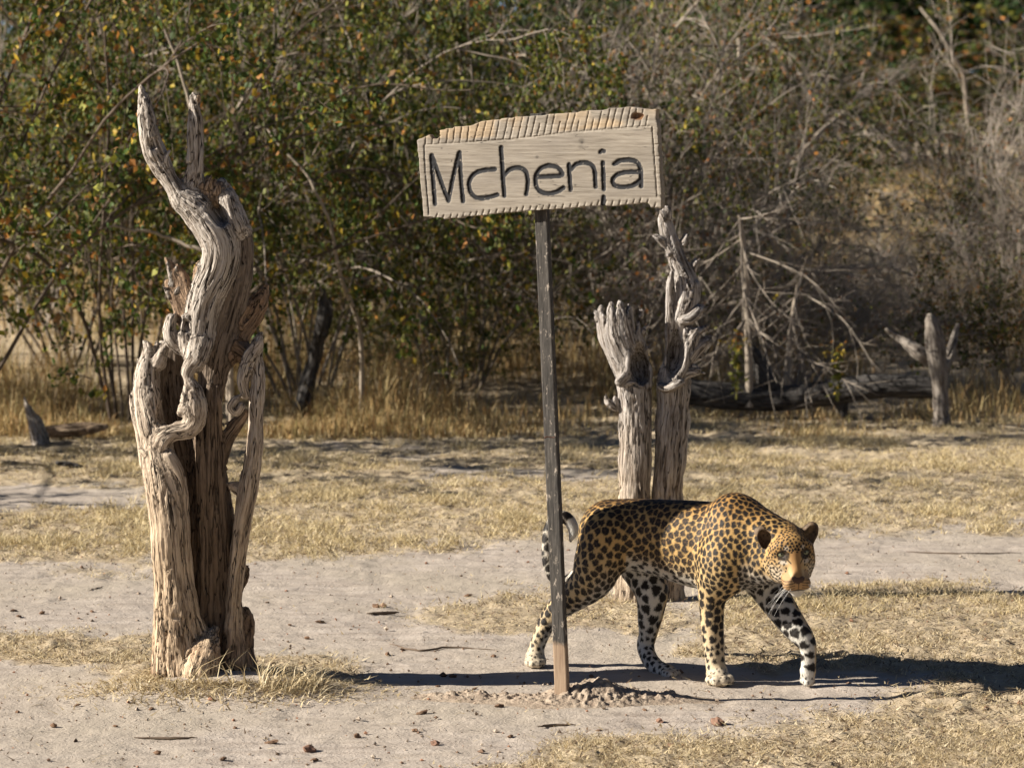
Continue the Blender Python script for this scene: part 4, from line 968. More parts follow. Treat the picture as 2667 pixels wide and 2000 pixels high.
    t = NT('post_worn_black_paint'); g = t.attr('grain'); v = t.mapping(g.outputs['Vector'], (1, 1, .08)); n1 = t.noise(v, 160, 5, .65); n2 = t.noise(t.mapping(g.outputs['Vector'], (1, 1, .4)), 62, 6, .75); n3 = t.noise(g.outputs['Vector'], 5, 3)
    bare = t.ramp(n1.outputs[0], [(.3, (.20, .135, .09)), (.6, (.33, .24, .165)), (.8, (.40, .30, .215))]).outputs[0]
    pnt = t.ramp(n1.outputs[0], [(.3, (.022, .020, .018)), (.52, (.058, .052, .046)), (.8, (.14, .125, .11))]).outputs[0]
    pnt = t.mix(t.ramp(n2.outputs[0], [(.57, (0, 0, 0)), (.66, (.85, .85, .85))]).outputs[0], pnt, (.40, .34, .28))
    sep = t.node('ShaderNodeSeparateXYZ'); t.link(g.outputs['Vector'], sep.inputs[0])
    hz = t.math('ADD', sep.outputs[2], t.math('MULTIPLY', n2.outputs[0], .05))
    c = t.mix(t.ramp(t.math('MULTIPLY', hz, 1.0), [(.325, (0, 0, 0)), (.345, (1, 1, 1))]).outputs[0], bare, pnt)
    M_post = t.done(c, .8, t.bump(n1.outputs[0], .5, .002), .2)
    mesh_parent(obj('post', mk_mesh('post', Vp, Qp, None, False, None, {'grain': gr}), M_post), base_e, base_e.location)
    # bent nail in the post
    n0 = P(1437, 1139, D0 - .02); n1_ = P(1424, 1137, D0 - .03); n2_ = P(1418, 1141, D0 - .03)
    Vn, Qn = tubes(np.array([[n0 + R_ * .01, n0, n1_, n2_]]), np.array([[.002, .002, .002, .003]]), 6)
    mesh_parent(obj('nail', mk_mesh('nail', Vn, Qn), mat_plain('rusty_nail', (.12, .06, .04))), base_e, base_e.location)
    return foot
FOOT = build_sign()

# ---------------------------------------------------------------- heap of dug soil round the post
def soil_heap():
    n = 150; X, Y = np.meshgrid(np.linspace(-.62, .52, n * 2), np.linspace(-.20, .24, n), indexing='ij'); x, y = X.ravel(), Y.ravel(); o = np.zeros(len(x))
    h = .042 * np.exp(-((x - .10) / .11) ** 2 - ((y - .06) / .09) ** 2) + .018 * np.exp(-((x + .02) / .2) ** 2 - ((y) / .10) ** 2) + .016 * np.exp(-((x + .33) / .15) ** 2 - ((y - .08) / .07) ** 2) + .018 * np.exp(-((x - .30) / .14) ** 2 - ((y - .05) / .08) ** 2)
    edge = sstep(.004, .016, h + .006 * fbm(np.stack([x * 9, y * 9, o], 1), 3, 4))
    cl = np.maximum(0, fbm(np.stack([x * 26, y * 26, o], 1), 4, 6)) * .024 + np.maximum(0, vnoise(np.stack([x * 95, y * 95, o], 1), 7)) * .010 + np.abs(fbm(np.stack([x * 30, y * 30, o], 1), 3, 16)) * .014
    z = h * 1.15 + cl * .8 * edge - .006
    i = np.arange(len(x)).reshape(X.shape); Q = np.stack([i[:-1, :-1].ravel(), i[1:, :-1].ravel(), i[1:, 1:].ravel(), i[:-1, 1:].ravel()], 1)
    V = np.stack([x, y, z + zg(x + FOOT[0], y + FOOT[1])], 1)
    t = NT('dug_soil'); g = t.node('ShaderNodeNewGeometry'); n1 = t.noise(g.outputs['Position'], 40, 5, .65); n2 = t.noise(g.outputs['Position'], 150, 3)
    c = t.ramp(n1.outputs[0], [(.3, (.22, .165, .125)), (.5, (.34, .27, .205)), (.72, (.44, .365, .285))]).outputs[0]
    M = t.done(c, .95, t.bump(n1.outputs[0], .8, .012, t.bump(n2.outputs[0], .6, .004)), .1)
    o = obj('soil_heap', mk_mesh('soil_heap', V, Q), M); o.location = (FOOT[0], FOOT[1], 0)
    tag(o, 'low heap of crumbly dug soil around the foot of the sign post', 'soil heap')
soil_heap()
#STOP_C
# ================================================================ BACKGROUND DEAD WOOD
def simple_wood(name, strands, label, cat, mat, h=.010, groove=.006, gw=.02, seed=1, pname='trunk', tint=.9):
    L = [Strand([P(p[0], p[1], p[2]) for p in pts], [p[3] * p[2] / FPX for p in pts], 3, (1, 1, 1), .02) for pts in strands]
    V, Q, grain, sid, N, lump = wood_build(L, h, groove, gw, seed)
    b = V[V[:, 2].argmin()]; loc = (b[0], b[1], 0)
    e = empty(name, loc); tag(e, label, cat)
    mesh_parent(obj(pname, mk_mesh(pname, V, Q, None, True, np.full((len(V), 3), tint), {'grain': grain}), mat), e, loc); return e
simple_wood('leaning_stump', [[(846, 752, 21.1, 3), (843, 800, 21.1, 11), (836, 850, 21.1, 16), (820, 930, 21.2, 18), (800, 1000, 21.2, 20), (790, 1060, 21.2, 24)], [(862, 765, 21.1, 3), (858, 820, 21.1, 8), (846, 870, 21.1, 10)], [(836, 745, 21.2, 2), (832, 800, 21.2, 5), (828, 850, 21.2, 8)]],
            'dark charred stump leaning right in front of the golden grass', 'tree stump', M_dark, seed=4)
simple_wood('broken_stump', [[(2420, 818, 20.6, 5), (2426, 850, 20.6, 18), (2436, 910, 20.6, 22), (2446, 970, 20.6, 22), (2450, 1040, 20.6, 19), (2452, 1100, 20.6, 22), (2456, 1130, 20.6, 34)], [(2308, 858, 20.8, 6), (2350, 885, 20.8, 11), (2390, 915, 20.7, 17), (2430, 940, 20.7, 18)], [(2494, 845, 20.9, 5), (2480, 900, 20.8, 11), (2462, 960, 20.7, 14)], [(2438, 826, 20.6, 4), (2444, 870, 20.6, 12), (2448, 920, 20.6, 14)]],
            'upright grey stump with a bare side limb beside the fallen log', 'tree stump', M_wood, seed=6, tint=.5)
simple_wood('fallen_log', [[(1790, 1020, 21.05, 33), (1900, 1032, 21.05, 36), (2060, 1036, 21.05, 33), (2200, 1016, 20.99, 33), (2300, 1005, 20.93, 30), (2430, 1010, 20.90, 28)], [(1950, 899, 21.08, 8), (1975, 944, 21.08, 21), (2004, 1004, 21.05, 25)], [(2180, 1004, 20.99, 16), (2196, 1070, 20.99, 12), (2200, 1100, 20.99, 10)]],
            'long dark fallen log lying in the shade under the grey thicket', 'log', M_dark, seed=8)  # the shade on the log is put into its dark wood colour
simple_wood('splintered_stump', [[(62, 1034, 19.7, 3), (72, 1065, 19.7, 8), (90, 1110, 19.7, 16), (104, 1150, 19.7, 22), (108, 1170, 19.7, 30)], [(80, 1058, 19.7, 3), (92, 1090, 19.7, 9), (106, 1140, 19.7, 16)], [(96, 1084, 19.7, 3), (106, 1110, 19.7, 8), (116, 1150, 19.7, 14)]],
            'small splintered stump with pointed shards in the grass at the far left', 'tree stump', M_wood, h=.007, seed=9)
simple_wood('rotting_log', [[(128, 1122, 19.9, 14), (180, 1120, 19.9, 18), (240, 1116, 19.9, 14), (275, 1112, 19.9, 7)]],
            'short brown log on the ground beside the small splintered stump', 'log', mat_wood('brown_rotten_wood', (.06, .04, .025), (.20, .14, .09), (.34, .25, .17), False), h=.008, seed=10)
simple_wood('charred_branch', [[(150, 1205, 18.3, 4), (172, 1207, 18.3, 7), (200, 1212, 18.3, 6), (214, 1214, 18.3, 3)]],
            'small black charred stick lying on the straw at the left', 'stick', M_dark, h=.006, seed=12)
simple_wood('pale_trunk', [[(2108, 800, 26, 20), (2112, 860, 26, 24), (2116, 930, 26, 28), (2120, 990, 26, 36)], [(2130, 790, 26, 10), (2122, 860, 26, 16), (2120, 900, 26, 18)]],
            'pale short tree trunk standing far back in the shaded thicket', 'tree trunk', M_wood, h=.012, seed=14)

# ================================================================ THICKET
def grow(P0, D0, Ln, n, droop, wig, r):
    B = len(P0); pts = np.zeros((B, n, 3)); pts[:, 0] = P0; d = D0 / (np.linalg.norm(D0, axis=1, keepdims=True) + 1e-9); ds = (Ln / (n - 1))[:, None]
    w_ = r.normal(0, 1, (B, 3)) * wig
    for i in range(1, n):
        w_ = w_ * .6 + r.normal(0, wig, (B, 3)); d = d + w_ * .5 + np.array([0, 0, -1.0]) * droop * ds; d /= np.linalg.norm(d, axis=1, keepdims=True); pts[:, i] = pts[:, i-1] + d * ds
    return pts
def sprout(par, m, tmin, tmax, spread, r, upb=0.0):
    B, n, _ = par.shape; bi = np.repeat(np.arange(B), m); t = r.uniform(tmin, tmax, B * m) * (n - 1); i = np.minimum(t.astype(int), n - 2); f = (t - i)[:, None]
    p = par[bi, i] * (1 - f) + par[bi, i + 1] * f; tg = par[bi, i + 1] - par[bi, i]; tg /= np.linalg.norm(tg, axis=1, keepdims=True) + 1e-9
    d = tg + r.normal(0, spread, (B * m, 3)) + np.array([0, 0, upb]); return p, d
PAL = {'green': (.046, .078, .013), 'olive': (.105, .112, .020), 'lime': (.19, .195, .028), 'yellow': (.38, .27, .032), 'orange': (.40, .175, .04), 'brown': (.15, .085, .035), 'deep': (.022, .055, .012), 'rust': (.30, .12, .04), 'grey': (.16, .13, .09)}
def leaves(pos, size, r, mix, up=.3):
    n = len(pos); ax = r.normal(0, 1, (n, 3)); ax[:, 2] -= up; ax /= np.linalg.norm(ax, axis=1, keepdims=True)
    sd = np.cross(ax, r.normal(0, 1, (n, 3))); sd /= np.linalg.norm(sd, axis=1, keepdims=True) + 1e-9; nn = np.cross(ax, sd)
    L = (size * r.uniform(.6, 1.25, n))[:, None]; W = L * r.uniform(.28, .42, (n, 1)); fold = L * r.uniform(.02, .16, (n, 1))
    V = np.stack([pos, pos + ax * L * .45 + sd * W + nn * fold, pos + ax * L + nn * fold * .5, pos + ax * L * .45 - sd * W + nn * fold], 1).reshape(-1, 3)
    i = np.arange(n)[:, None] * 4; Q = np.concatenate([i + np.array([[0, 1, 2]]), i + np.array([[0, 2, 3]])])
    names = list(mix); pr = np.array([mix[k] for k in names], float); pr /= pr.sum(); c = np.array([PAL[k] for k in names])[r.choice(len(names), n, p=pr)] * r.uniform(.65, 1.35, (n, 1))
    return V, Q, np.repeat(c, 4, 0)
def mat_bark(name, a, b):
    t = NT(name); g = t.node('ShaderNodeNewGeometry'); oi = t.node('ShaderNodeObjectInfo'); n1 = t.noise(g.outputs['Position'], 14, 4, .6)
    return t.done(t.mix(n1.outputs[0], a, b), .85, None, .15)
M_leaf = mat_leaf('thicket_leaf', .24)
M_twig_p = mat_bark('pale_grey_twig', (.24, .20, .165), (.44, .385, .325)); M_twig = mat_bark('grey_twig', (.16, .13, .105), (.33, .285, .235)); M_twig_d = mat_bark('brown_twig', (.06, .045, .035), (.16, .125, .095))
KINDS = {  # stems, spread, height, leaf mix, leaves a twig, leaf size, twig material
    'amber': dict(stems=16, sec=9, tw=7, lf=28, size=.052, mix=dict(green=5, olive=4, lime=1.4, yellow=1.1, orange=.6, brown=1.2), arch=.42, tm=M_twig_d),
    'olive': dict(stems=18, sec=9, tw=8, lf=38, size=.044, mix=dict(green=4, olive=5, lime=2.4, yellow=.8, orange=.4, brown=.9), arch=.40, tm=M_twig),
    'mixed': dict(stems=20, sec=10, tw=8, lf=24, size=.044, mix=dict(green=3, olive=5, lime=1.0, yellow=.5, orange=.7, rust=.5, brown=2), arch=.45, tm=M_twig),
    'bare': dict(stems=26, sec=12, tw=10, lf=3.0, size=.036, mix=dict(olive=3, lime=.6, green=1, orange=.9, rust=.8, brown=2, grey=2), arch=.5, tm=M_twig_p),
    'deep': dict(stems=14, sec=10, tw=9, lf=30, size=.055, mix=dict(deep=5, green=4, olive=.8), arch=.25, tm=M_twig_d),
}
def bush_meshes(kind, seed, H=3.2, W=1.5):
    k = KINDS[kind]; r = np.random.default_rng(seed); n = k['stems']
    th = r.uniform(0, 2 * np.pi, n); P0 = np.stack([np.cos(th) * r.uniform(0, .3, n), np.sin(th) * r.uniform(0, .3, n), np.full(n, -.05)], 1)
    out = r.uniform(.15, .95, n) * (.7 if kind == 'amber' else 1); D0 = np.stack([np.cos(th) * out, np.sin(th) * out, np.ones(n)], 1); Ln = H * r.uniform(.85, 1.45, n)
    s0 = grow(P0, D0, Ln, 16, k['arch'] * r.uniform(.5, 1.5, (n, 1)), .09, r)
    p, d = sprout(s0, k['sec'], .18, 1.0, .55, r, .15); s1 = grow(p, d, r.uniform(.5, 1.5, len(p)) * W / 1.5, 9, .35, .13, r)
    p, d = sprout(s1, k['tw'], .15, 1.0, .7, r); s2 = grow(p, d, r.uniform(.18, .62, len(p)), 5, .5, .18, r)
    # no twig close to the ground
    s0 = s0[s0[:, 4:, 2].min(1) > .35]; s1 = s1[s1[:, :, 2].min(1) > .4]; s2 = s2[s2[:, :, 2].min(1) > .35]
    rad = lambda a, b, sh: np.linspace(a, b, sh[1])[None] * r.uniform(.7, 1.3, (sh[0], 1))
    b0 = tubes(s0, rad(.015, .004, s0.shape), 6); b1 = tubes(s1, rad(.0062, .0020, s1.shape), 4); b2 = tubes(s2, rad(.0032, .0011, s2.shape), 3)
    me_b = mk_mesh('branches', *b0); me_t = mk_mesh('twigs', np.vstack([b1[0], b2[0]]), np.vstack([b1[1], b2[1] + len(b1[0])]))
    nl = int(len(s2) * k['lf']); bi = r.integers(0, len(s2), nl); clump = fbm(s2[:, 2] * 1.7, 2, seed + 3)[bi]; keep = r.uniform(-.45, .45, nl) < clump * 1.5 + .06 if kind != 'deep' else np.ones(nl, bool)
    bi = bi[keep]; t = np.clip((np.floor(r.uniform(0, 3, len(bi))) + .85) / 3 + r.normal(0, .04, len(bi)), .05, .998) * 4; i = t.astype(int); f = (t - i)[:, None]; pos = s2[bi, i] * (1 - f) + s2[bi, i + 1] * f + r.normal(0, .02, (len(bi), 3))
    V, T, c = leaves(pos, k['size'], r, k['mix'])
    # colour drifts from clump to clump
    dr = fbm(np.repeat(pos, 4, 0) * 2.2, 2, seed + 9)[:, None]; c = np.clip(c * (1 + .35 * dr * np.array([1, .6, .4])), .005, .8)
    me_l = mk_mesh('foliage', V, None, T, False, c)
    me_b.materials.append(k['tm']); me_t.materials.append(k['tm']); me_l.materials.append(M_leaf)
    return me_b, me_t, me_l
BM = {('amber', 0): bush_meshes('amber', 101), ('olive', 0): bush_meshes('olive', 202), ('olive', 1): bush_meshes('olive', 203), ('mixed', 0): bush_meshes('mixed', 302),
      ('bare', 0): bush_meshes('bare', 401), ('bare', 1): bush_meshes('bare', 402), ('deep', 0): bush_meshes('deep', 501), ('bare', 2): bush_meshes('bare', 403, 1.9, 1.1), ('mixed', 1): bush_meshes('mixed', 303, 1.9, 1.1)}
def bush(px, D, kind, var, rz, sx, sz, label, name='thicket_bush', cat='bush', dz=0.0):
    x = (px - 1333.5) / FPX * D; z = float(zg(np.array([x]), np.array([D]))[0])
    e = empty(name, (x, D, z + dz), rz, (sx, sx, sz)); tag(e, label, cat, 'bushes of the thicket behind the clearing')
    for nm_, me in zip(('branches', 'twigs', 'foliage'), BM[(kind, var)]): obj(nm_, me, None, e)
    return e
# nearest row
bush(-260, 19.2, 'amber', 0, .3, .85, 1.0, 'large amber and green leaved bush at the far left edge, nearest to the stump')
bush(330, 21.0, 'amber', 0, 2.1, .66, 1.0, 'yellow speckled bush directly behind the tall horned stump')
bush(800, 22.3, 'olive', 0, 1.2, .66, .95, 'dense olive green bush above the dark leaning stump')
bush(1190, 22.9, 'olive', 1, 4.0, .62, .9, 'olive bush with orange leaves just left of the sign post')
bush(1540, 24.6, 'mixed', 0, 0.5, .55, .9, 'twiggy bush with orange leaves behind the sign board')
bush(1770, 22.8, 'bare', 2, 2.9, .72, .95, 'tangle of bare grey branches behind the twin stump')
bush(2060, 22.7, 'bare', 2, 5.2, .50, .42, 'low leafless grey bush spreading over the fallen log')
bush(2680, 22.3, 'mixed', 1, 3.6, .40, .52, 'greenish yellow bush at the right edge behind the broken stump')
# bushes left of the picture; their shade falls along the foot of the thicket
bush(-460, 21.4, 'olive', 1, .8, .42, .85, 'olive bush just outside the left edge shading the foot of the thicket')
bush(-800, 21.7, 'olive', 0, 2.8, .42, .9, 'second olive bush farther outside the left edge')
bush(1130, 22.6, 'olive', 1, 2.0, .30, .24, 'small dark leaved shrub on the golden grass left of the sign post', 'low_shrub', 'shrub')
# dense growth between the rows
for px, D, kd, v, rz, sx, sz, lb in ((560, 24.8, 'olive', 1, 5.6, .7, .95, 'dense green bush between the horned stump and the leaning stump'), (1010, 26.2, 'amber', 0, 3.9, .7, .95, 'yellow flecked bush behind the golden grass left of the sign board'), (180, 24.4, 'olive', 0, .9, .75, .9, 'shaded olive bush left of the horned stump'),
    (720, 26.5, 'olive', 1, 2.6, .8, .55, 'low dark bush filling the shade above the leaning stump'), (1330, 26.8, 'olive', 0, 1.9, .8, .6, 'low dark bush in the shade left of the sign post'), (1640, 26.4, 'mixed', 0, 5.9, .6, .6, 'low brown bush in the shade behind the twin stump')):
    bush(px, D, kd, v, rz, sx, sz, lb)
bush(2650, 26.5, 'bare', 2, 3.3, .58, .8, 'grey brown twiggy bush right of the straw coloured gap')
bush(2400, 25.0, 'bare', 2, 1.6, .55, .34, 'low grey brown scrub below the straw coloured gap')
# second row
for px, D, kd, v, rz, sx, sz, lb in (
    (60, 27, 'olive', 0, 3.3, .8, 1.15, 'shaded green bush behind the amber bush at the far left'), (560, 28, 'amber', 0, 5.0, .85, 1.2, 'golden green bush rising above the horns of the tall stump'),
    (1010, 30, 'olive', 0, .2, .85, 1.2, 'broad green bush in the second row left of the sign board'), (1380, 30, 'mixed', 0, 4.4, .8, 1.2, 'rusty leaved bush rising above the middle of the sign board'),
    (1720, 29, 'mixed', 0, 2.0, .62, 1.05, 'brown and olive bush right above the right end of the sign board'), (1790, 31, 'bare', 2, 1.0, .85, 1.1, 'grey brown bush left of the straw coloured gap'),
    (2700, 30, 'mixed', 1, .7, .55, .66, 'reddish grey twiggy bush at the right edge above the broken stump'), (2180, 27.5, 'bare', 2, 4.1, .45, .25, 'small bare bush in front of the straw coloured gap')):
    bush(px, D, kd, v, rz, sx, sz, lb)
# third row and the green trees far behind
for px, D, kd, v, rz, sx, sz, lb in (
    (-100, 37, 'deep', 0, .4, 1.0, 1.3, 'dark green tree far behind at the left edge of the picture'), (420, 35.5, 'olive', 1, 2.4, 1.05, 1.4, 'hazy olive bush in the back row behind the stump horns'),
    (860, 36, 'deep', 0, 3.0, .9, 1.3, 'dark green tree in the back row left of the sign board'), (1300, 36, 'mixed', 0, .9, 1.0, 1.35, 'back row brown bush straight above the sign board'),
    (1650, 36.5, 'deep', 0, 1.7, .72, 1.15, 'dark green tree in the back row above the right end of the sign'), (1800, 36, 'mixed', 1, 5.1, 1.1, 1.15, 'brownish olive bush in the back row below the far green trees'),
    (2480, 74, 'mixed', 1, 2.2, 3.6, 1.5, 'grey twiggy bush in the back row above the straw coloured gap')):
    bush(px, D, kd, v, rz, sx, sz, lb)
for i, (px, D, rz, s, lb) in enumerate(((2060, 84, .4, 2.5, 'leftmost bright green tree along the top right of the picture'), (2330, 86, 2.2, 2.6, 'middle deep green tree along the top right of the picture'), (2600, 82, 4.0, 2.6, 'rightmost deep green tree in the top right corner'), (2480, 79, 1.3, 2.3, 'deep green tree standing before the others at the top right'), (2760, 77, 3.1, 2.3, 'deep green tree just beyond the top right corner'), (2200, 80, 5.0, 2.3, 'green tree above the brown bush right of the sign'), (1500, 66, 5.5, 1.9, 'deep green tree far back above the sign board'), (600, 60, 1.1, 1.8, 'deep green tree far back above the stump horns'))):
    bush(px, D, 'deep', 0, rz, s, s, lb, 'green_tree', 'tree')
for px, D, s_, lb in ((-14, -9, 2.3, 'added shading tree behind the viewer on the left'), (-3, -13, 2.6, 'added shading tree straight behind the viewer'), (8, -10, 2.4, 'added shading tree behind the viewer on the right'), (17, -2, 2.4, 'added shading tree to the right of the viewer'), (19, 9, 2.3, 'added shading tree well outside the right edge'), (14, 19, 1.8, 'added shading tree outside the right edge of the thicket')):  # unseen trees, added out of view to deepen the shadows
    e = empty('green_tree', (px, D, 0), px * 1.7, (s_, s_, s_)); tag(e, lb, 'tree', 'unseen trees added to block sky light')
    for nm_, me in zip(('branches', 'twigs', 'foliage'), BM[('deep', 0)]): obj(nm_, me, None, e)
# long arching bare canes
def canes():
    r = np.random.default_rng(77); rows = [((400, 0), (470, 200), (520, 420), 20), ((610, 290), (720, 150), (900, 165), 22), ((700, 330), (850, 520), (900, 720), 20.5), ((1080, 0), (1180, 90), (1200, 110), 24), ((1330, 140), (1450, 165), (1560, 240), 24.5), ((280, 590), (400, 600), (530, 650), 19.5), ((1920, 100), (2000, 85), (2080, 75), 27), ((1820, 240), (1900, 200), (1970, 190), 26), ((2400, 20), (2470, 110), (2520, 200), 40), ((1730, 120), (1790, 40), (1820, 0), 27), ((1560, 850), (1640, 720), (1700, 560), 22.5), ((2030, 470), (2120, 360), (2200, 300), 28)]
    names = ['pale arching bare cane at the upper left above the stump horns', 'pale cane curving right from the stump horns', 'thin cane falling to the right beside the big stump', 'straight pale cane at the top left of the sign board', 'arched grey cane just above the sign board', 'pale bare bough reaching right into the big stump from the left', 'short pale bough at the top right of the sign board', 'curved bough right of the sign board', 'pale leaning pole in front of the deep green trees', 'thin pole leaning right at the top above the sign board end', 'grey pole slanting up between sign post and twin stump', 'faint bough in the brown bush right of the sign']
    for (a, b, c, D), lb in zip(rows, names):
        p = catmull(np.array([P(*a, D), P(*b, D + r.uniform(-.2, .2)), P(*c, D + .1)]), 8); p += np.cumsum(r.normal(0, .006, p.shape), 0)
        g = p[-1].copy() if p[-1][2] < p[0][2] else p[0].copy()
        low = np.array([g[0] + .1, g[1] + .4, 0.0]); q = catmull(np.array([g, (g + low) / 2 + np.array([.05, 0, .1]), low]), 6)[1:]
        p = np.vstack([p, q]) if np.allclose(g, p[-1]) else np.vstack([p[::-1], q])
        V, Q = tubes(p[None], np.linspace(.008, .022, len(p))[None] * D / 26, 6); loc = p[-1]
        e = obj('bare_cane', mk_mesh('bare_cane', V - loc, Q), M_cane); e.location = loc; tag(e, lb, 'branch', 'bare canes sticking out of the thicket')
M_cane = mat_bark('pale_cane', (.26, .215, .165), (.46, .39, .31))
canes()
for pts, lb in (([(1925, 560, 21), (1940, 660, 21), (1946, 800, 21), (1950, 930, 21), (1952, 1060, 21)], 'straight pale sapling stem standing right of the twin stump'), ([(2092, 700, 21.4), (2076, 760, 21.4), (2062, 850, 21.4), (2050, 970, 21.4), (2046, 1050, 21.4)], 'thinner pale sapling stem leaning left, right of the straight one')):
    p = catmull(np.array([P(*q) for q in pts]), 5); loc = p[-1]; r = np.random.default_rng(5)
    e = empty('sapling', loc); tag(e, lb, 'sapling'); V, Q = tubes(p[None], np.linspace(.010, .026, len(p))[None], 8); obj('stem', mk_mesh('stem', V - loc, Q), M_cane, e)
    s1 = grow(*sprout(p[None], 14, .0, .55, .7, r, .2), r.uniform(.4, 1.1, 14), 9, .15, .12, r); s2 = grow(*sprout(s1, 6, .2, 1, .6, r), r.uniform(.15, .5, 84), 5, .2, .15, r)
    b1, b2 = tubes(s1, np.linspace(.006, .002, 9)[None].repeat(14, 0), 5), tubes(s2, np.linspace(.003, .0012, 5)[None].repeat(84, 0), 3)
    obj('twigs', mk_mesh('twigs', np.vstack([b1[0], b2[0]]) - loc, np.vstack([b1[1], b2[1] + len(b1[0])])), M_twig, e)

# ---------------------------------------------------------------- tall dry grass
def tall_grass():
    r = np.random.default_rng(29); n = 60000
    d = 20.0 + 55 * r.uniform(0, 1, n) ** 1.8; x = r.uniform(-1, 1, n) * (.165 * d + .4)
    cl = fbm(np.stack([x * 1.1, d * .8, x * 0], 1), 3, 91); edge = sstep(20.0, 23.2, d + 1.2 * fbm(np.stack([x * 1.4, d * 0, x * 0], 1), 2, 92))
    m = r.uniform(-.6, .6, n) < cl * 1.8 + .05; x, d, cl, edge = x[m], d[m], cl[m], edge[m]; n = len(x)
    k = 2; X = np.repeat(x, k) + r.normal(0, .05, n * k); Y = np.repeat(d, k) + r.normal(0, .05, n * k); cl, edge = np.repeat(cl, k), np.repeat(edge, k)
    h = r.uniform(.14, .46, n * k) * (.18 + .82 * edge) * np.clip(.7 + 1.5 * cl, .25, 1.7); ln = r.normal(0, 1, (n * k, 2)) * h[:, None] * .32 + np.array([.05, 0]) * h[:, None]
    c = np.array([(.42, .28, .115), (.48, .35, .165), (.34, .21, .09), (.54, .42, .22), (.28, .235, .095)])[r.integers(0, 5, n * k)] * r.uniform(.75, 1.2, (n * k, 1))
    return blades(X, Y, zg(X, Y) - .01, h, r.uniform(.004, .008, n * k) * np.clip(Y / 24, 1, 2), ln, c, 2, 30)
V, Q, T, C_ = tall_grass()
tag(obj('tall_dry_grass', mk_mesh('tall_dry_grass', V, Q, T, False, C_), M_straw), 'tall golden dry grass under and between the bushes', 'grass', kind='stuff')
# ---------------------------------------------------------------- tufts and litter at the foot of the big stump
def stump_tufts():
    r = np.random.default_rng(41); n = 4200
    th = r.uniform(0, 2 * np.pi, n); q = .15 + np.abs(r.normal(0, .13, n)); x = STB[0] + .04 + np.cos(th) * q * 1.5; y = STB[1] - .02 + np.sin(th) * q * .8
    m = (y < STB[1] + .10); x, y = x[m], y[m]; n = len(x); h = r.uniform(.004, .030, n) * np.clip(1.3 - np.abs(x - STB[0]) * 1.5, .4, 1.3); ln = r.normal(0, .045, (n, 2))
    a = blades(x, y, zg(x, y) - .002, h, r.uniform(.003, .007, n), ln, straw(n, r), 2, 42)
    k = 30; x = STB[0] + r.normal(.06, .08, k); y = STB[1] - .16 + r.normal(0, .03, k); h = r.uniform(.03, .13, k)
    b = blades(x, y, zg(x, y), h, r.uniform(.003, .006, k), r.normal(0, .07, (k, 2)), straw(k, r), 2, 43)
    k = 160; x = STB[0] + r.uniform(.15, .36, k); y = STB[1] - .12 + r.normal(0, .05, k); h = r.uniform(.02, .08, k)
    c = blades(x, y, zg(x, y), h, r.uniform(.003, .006, k), r.normal(.04, .05, (k, 2)), straw(k, r), 2, 44)
    V = np.vstack([a[0], b[0], c[0]]); o1 = len(a[0]); o2 = o1 + len(b[0])
    tag(obj('stump_grass', mk_mesh('stump_grass', V, np.vstack([a[1], b[1] + o1, c[1] + o2]), np.vstack([a[2], b[2] + o1, c[2] + o2]), False, np.vstack([a[3], b[3], c[3]])), M_straw),
        'matted dry grass and straw heaped round the foot of the horned stump', 'grass', kind='stuff')
stump_tufts()
# ---------------------------------------------------------------- clods, pebbles, sticks
def clod_mesh(seed, flat=.6):
    import bmesh
    bm = bmesh.new(); bmesh.ops.create_icosphere(bm, subdivisions=2, radius=1); V = np.array([v.co[:] for v in bm.verts]); F_ = [[v.index for v in f.verts] for f in bm.faces]; bm.free()
    V = V * (1 + .75 * fbm(V * 1.5 + seed * 9.1, 3, seed))[:, None] * np.array([1, .8, flat]); return mk_mesh('clod', V, None, np.array(F_), False)
CLODS = [clod_mesh(i, f) for i, f in enumerate((.55, .7, .5, .65))]
M_clod = mat_plain('dry_clod', (.16, .10, .065), .95, .1, .45, 60); M_red = mat_plain('red_clod', (.20, .12, .085), .95, .1, .35, 60)
for m in CLODS: m.materials.append(M_clod)
RED = [m.copy() for m in CLODS]
for m in RED: m.materials.clear(); m.materials.append(M_red)
r = np.random.default_rng(53)
spots = [(1009, 1702), (835, 1621), (1007, 1635), (612, 1897), (706, 1935), (705, 1935), (410, 1960), (580, 2017 - 40), (980, 1580), (1285, 1706), (697, 1573), (755, 1628), (845, 1785), (1135, 1712), (1140, 1790), (1050, 1690), (1560, 1905), (930, 1920), (1100, 1860), (140, 1890), (45, 1855), (35, 1595), (50, 1608), (110, 1600), (240, 1595), (205, 1612), (200, 1840), (300, 1890), (395, 1850), (690, 1840), (1235, 1795), (1180, 1760), (800, 1660), (860, 1710), (785, 1730), (600, 1500), (1220, 1550), (1540, 1760), (1750, 1945), (1330, 1920), (1680, 1850), (1960, 1850), (1300, 1842), (1480, 1960), (820, 1980), (1080, 1905)]
for px, py in spots:
    g_ = G(px, py); o = obj('earth_clod', CLODS[r.integers(0, 4)]); s_ = r.uniform(.006, .013); o.scale = (s_ * r.uniform(.9, 1.8), s_, s_ * r.uniform(.7, 1.1)); o.rotation_euler = (r.uniform(-.3, .3), r.uniform(-.3, .3), r.uniform(0, 6))
    o.location = (g_[0], g_[1], float(zg(g_[0:1], g_[1:2])[0]) + s_ * .35); zone = 'on the sand left of the horned stump' if px < 420 else ('on the sand at the bottom left below the horned stump' if py > 1800 and px < 760 else ('on the track between the horned stump and the sign post' if py < 1800 and px < 1400 else ('in the bare foreground left of the soil heap' if px < 1250 else 'on the sand in front of the sign post and leopard')))
    tag(o, 'small dark clod ' + zone, 'clod', 'dark clods ' + zone)
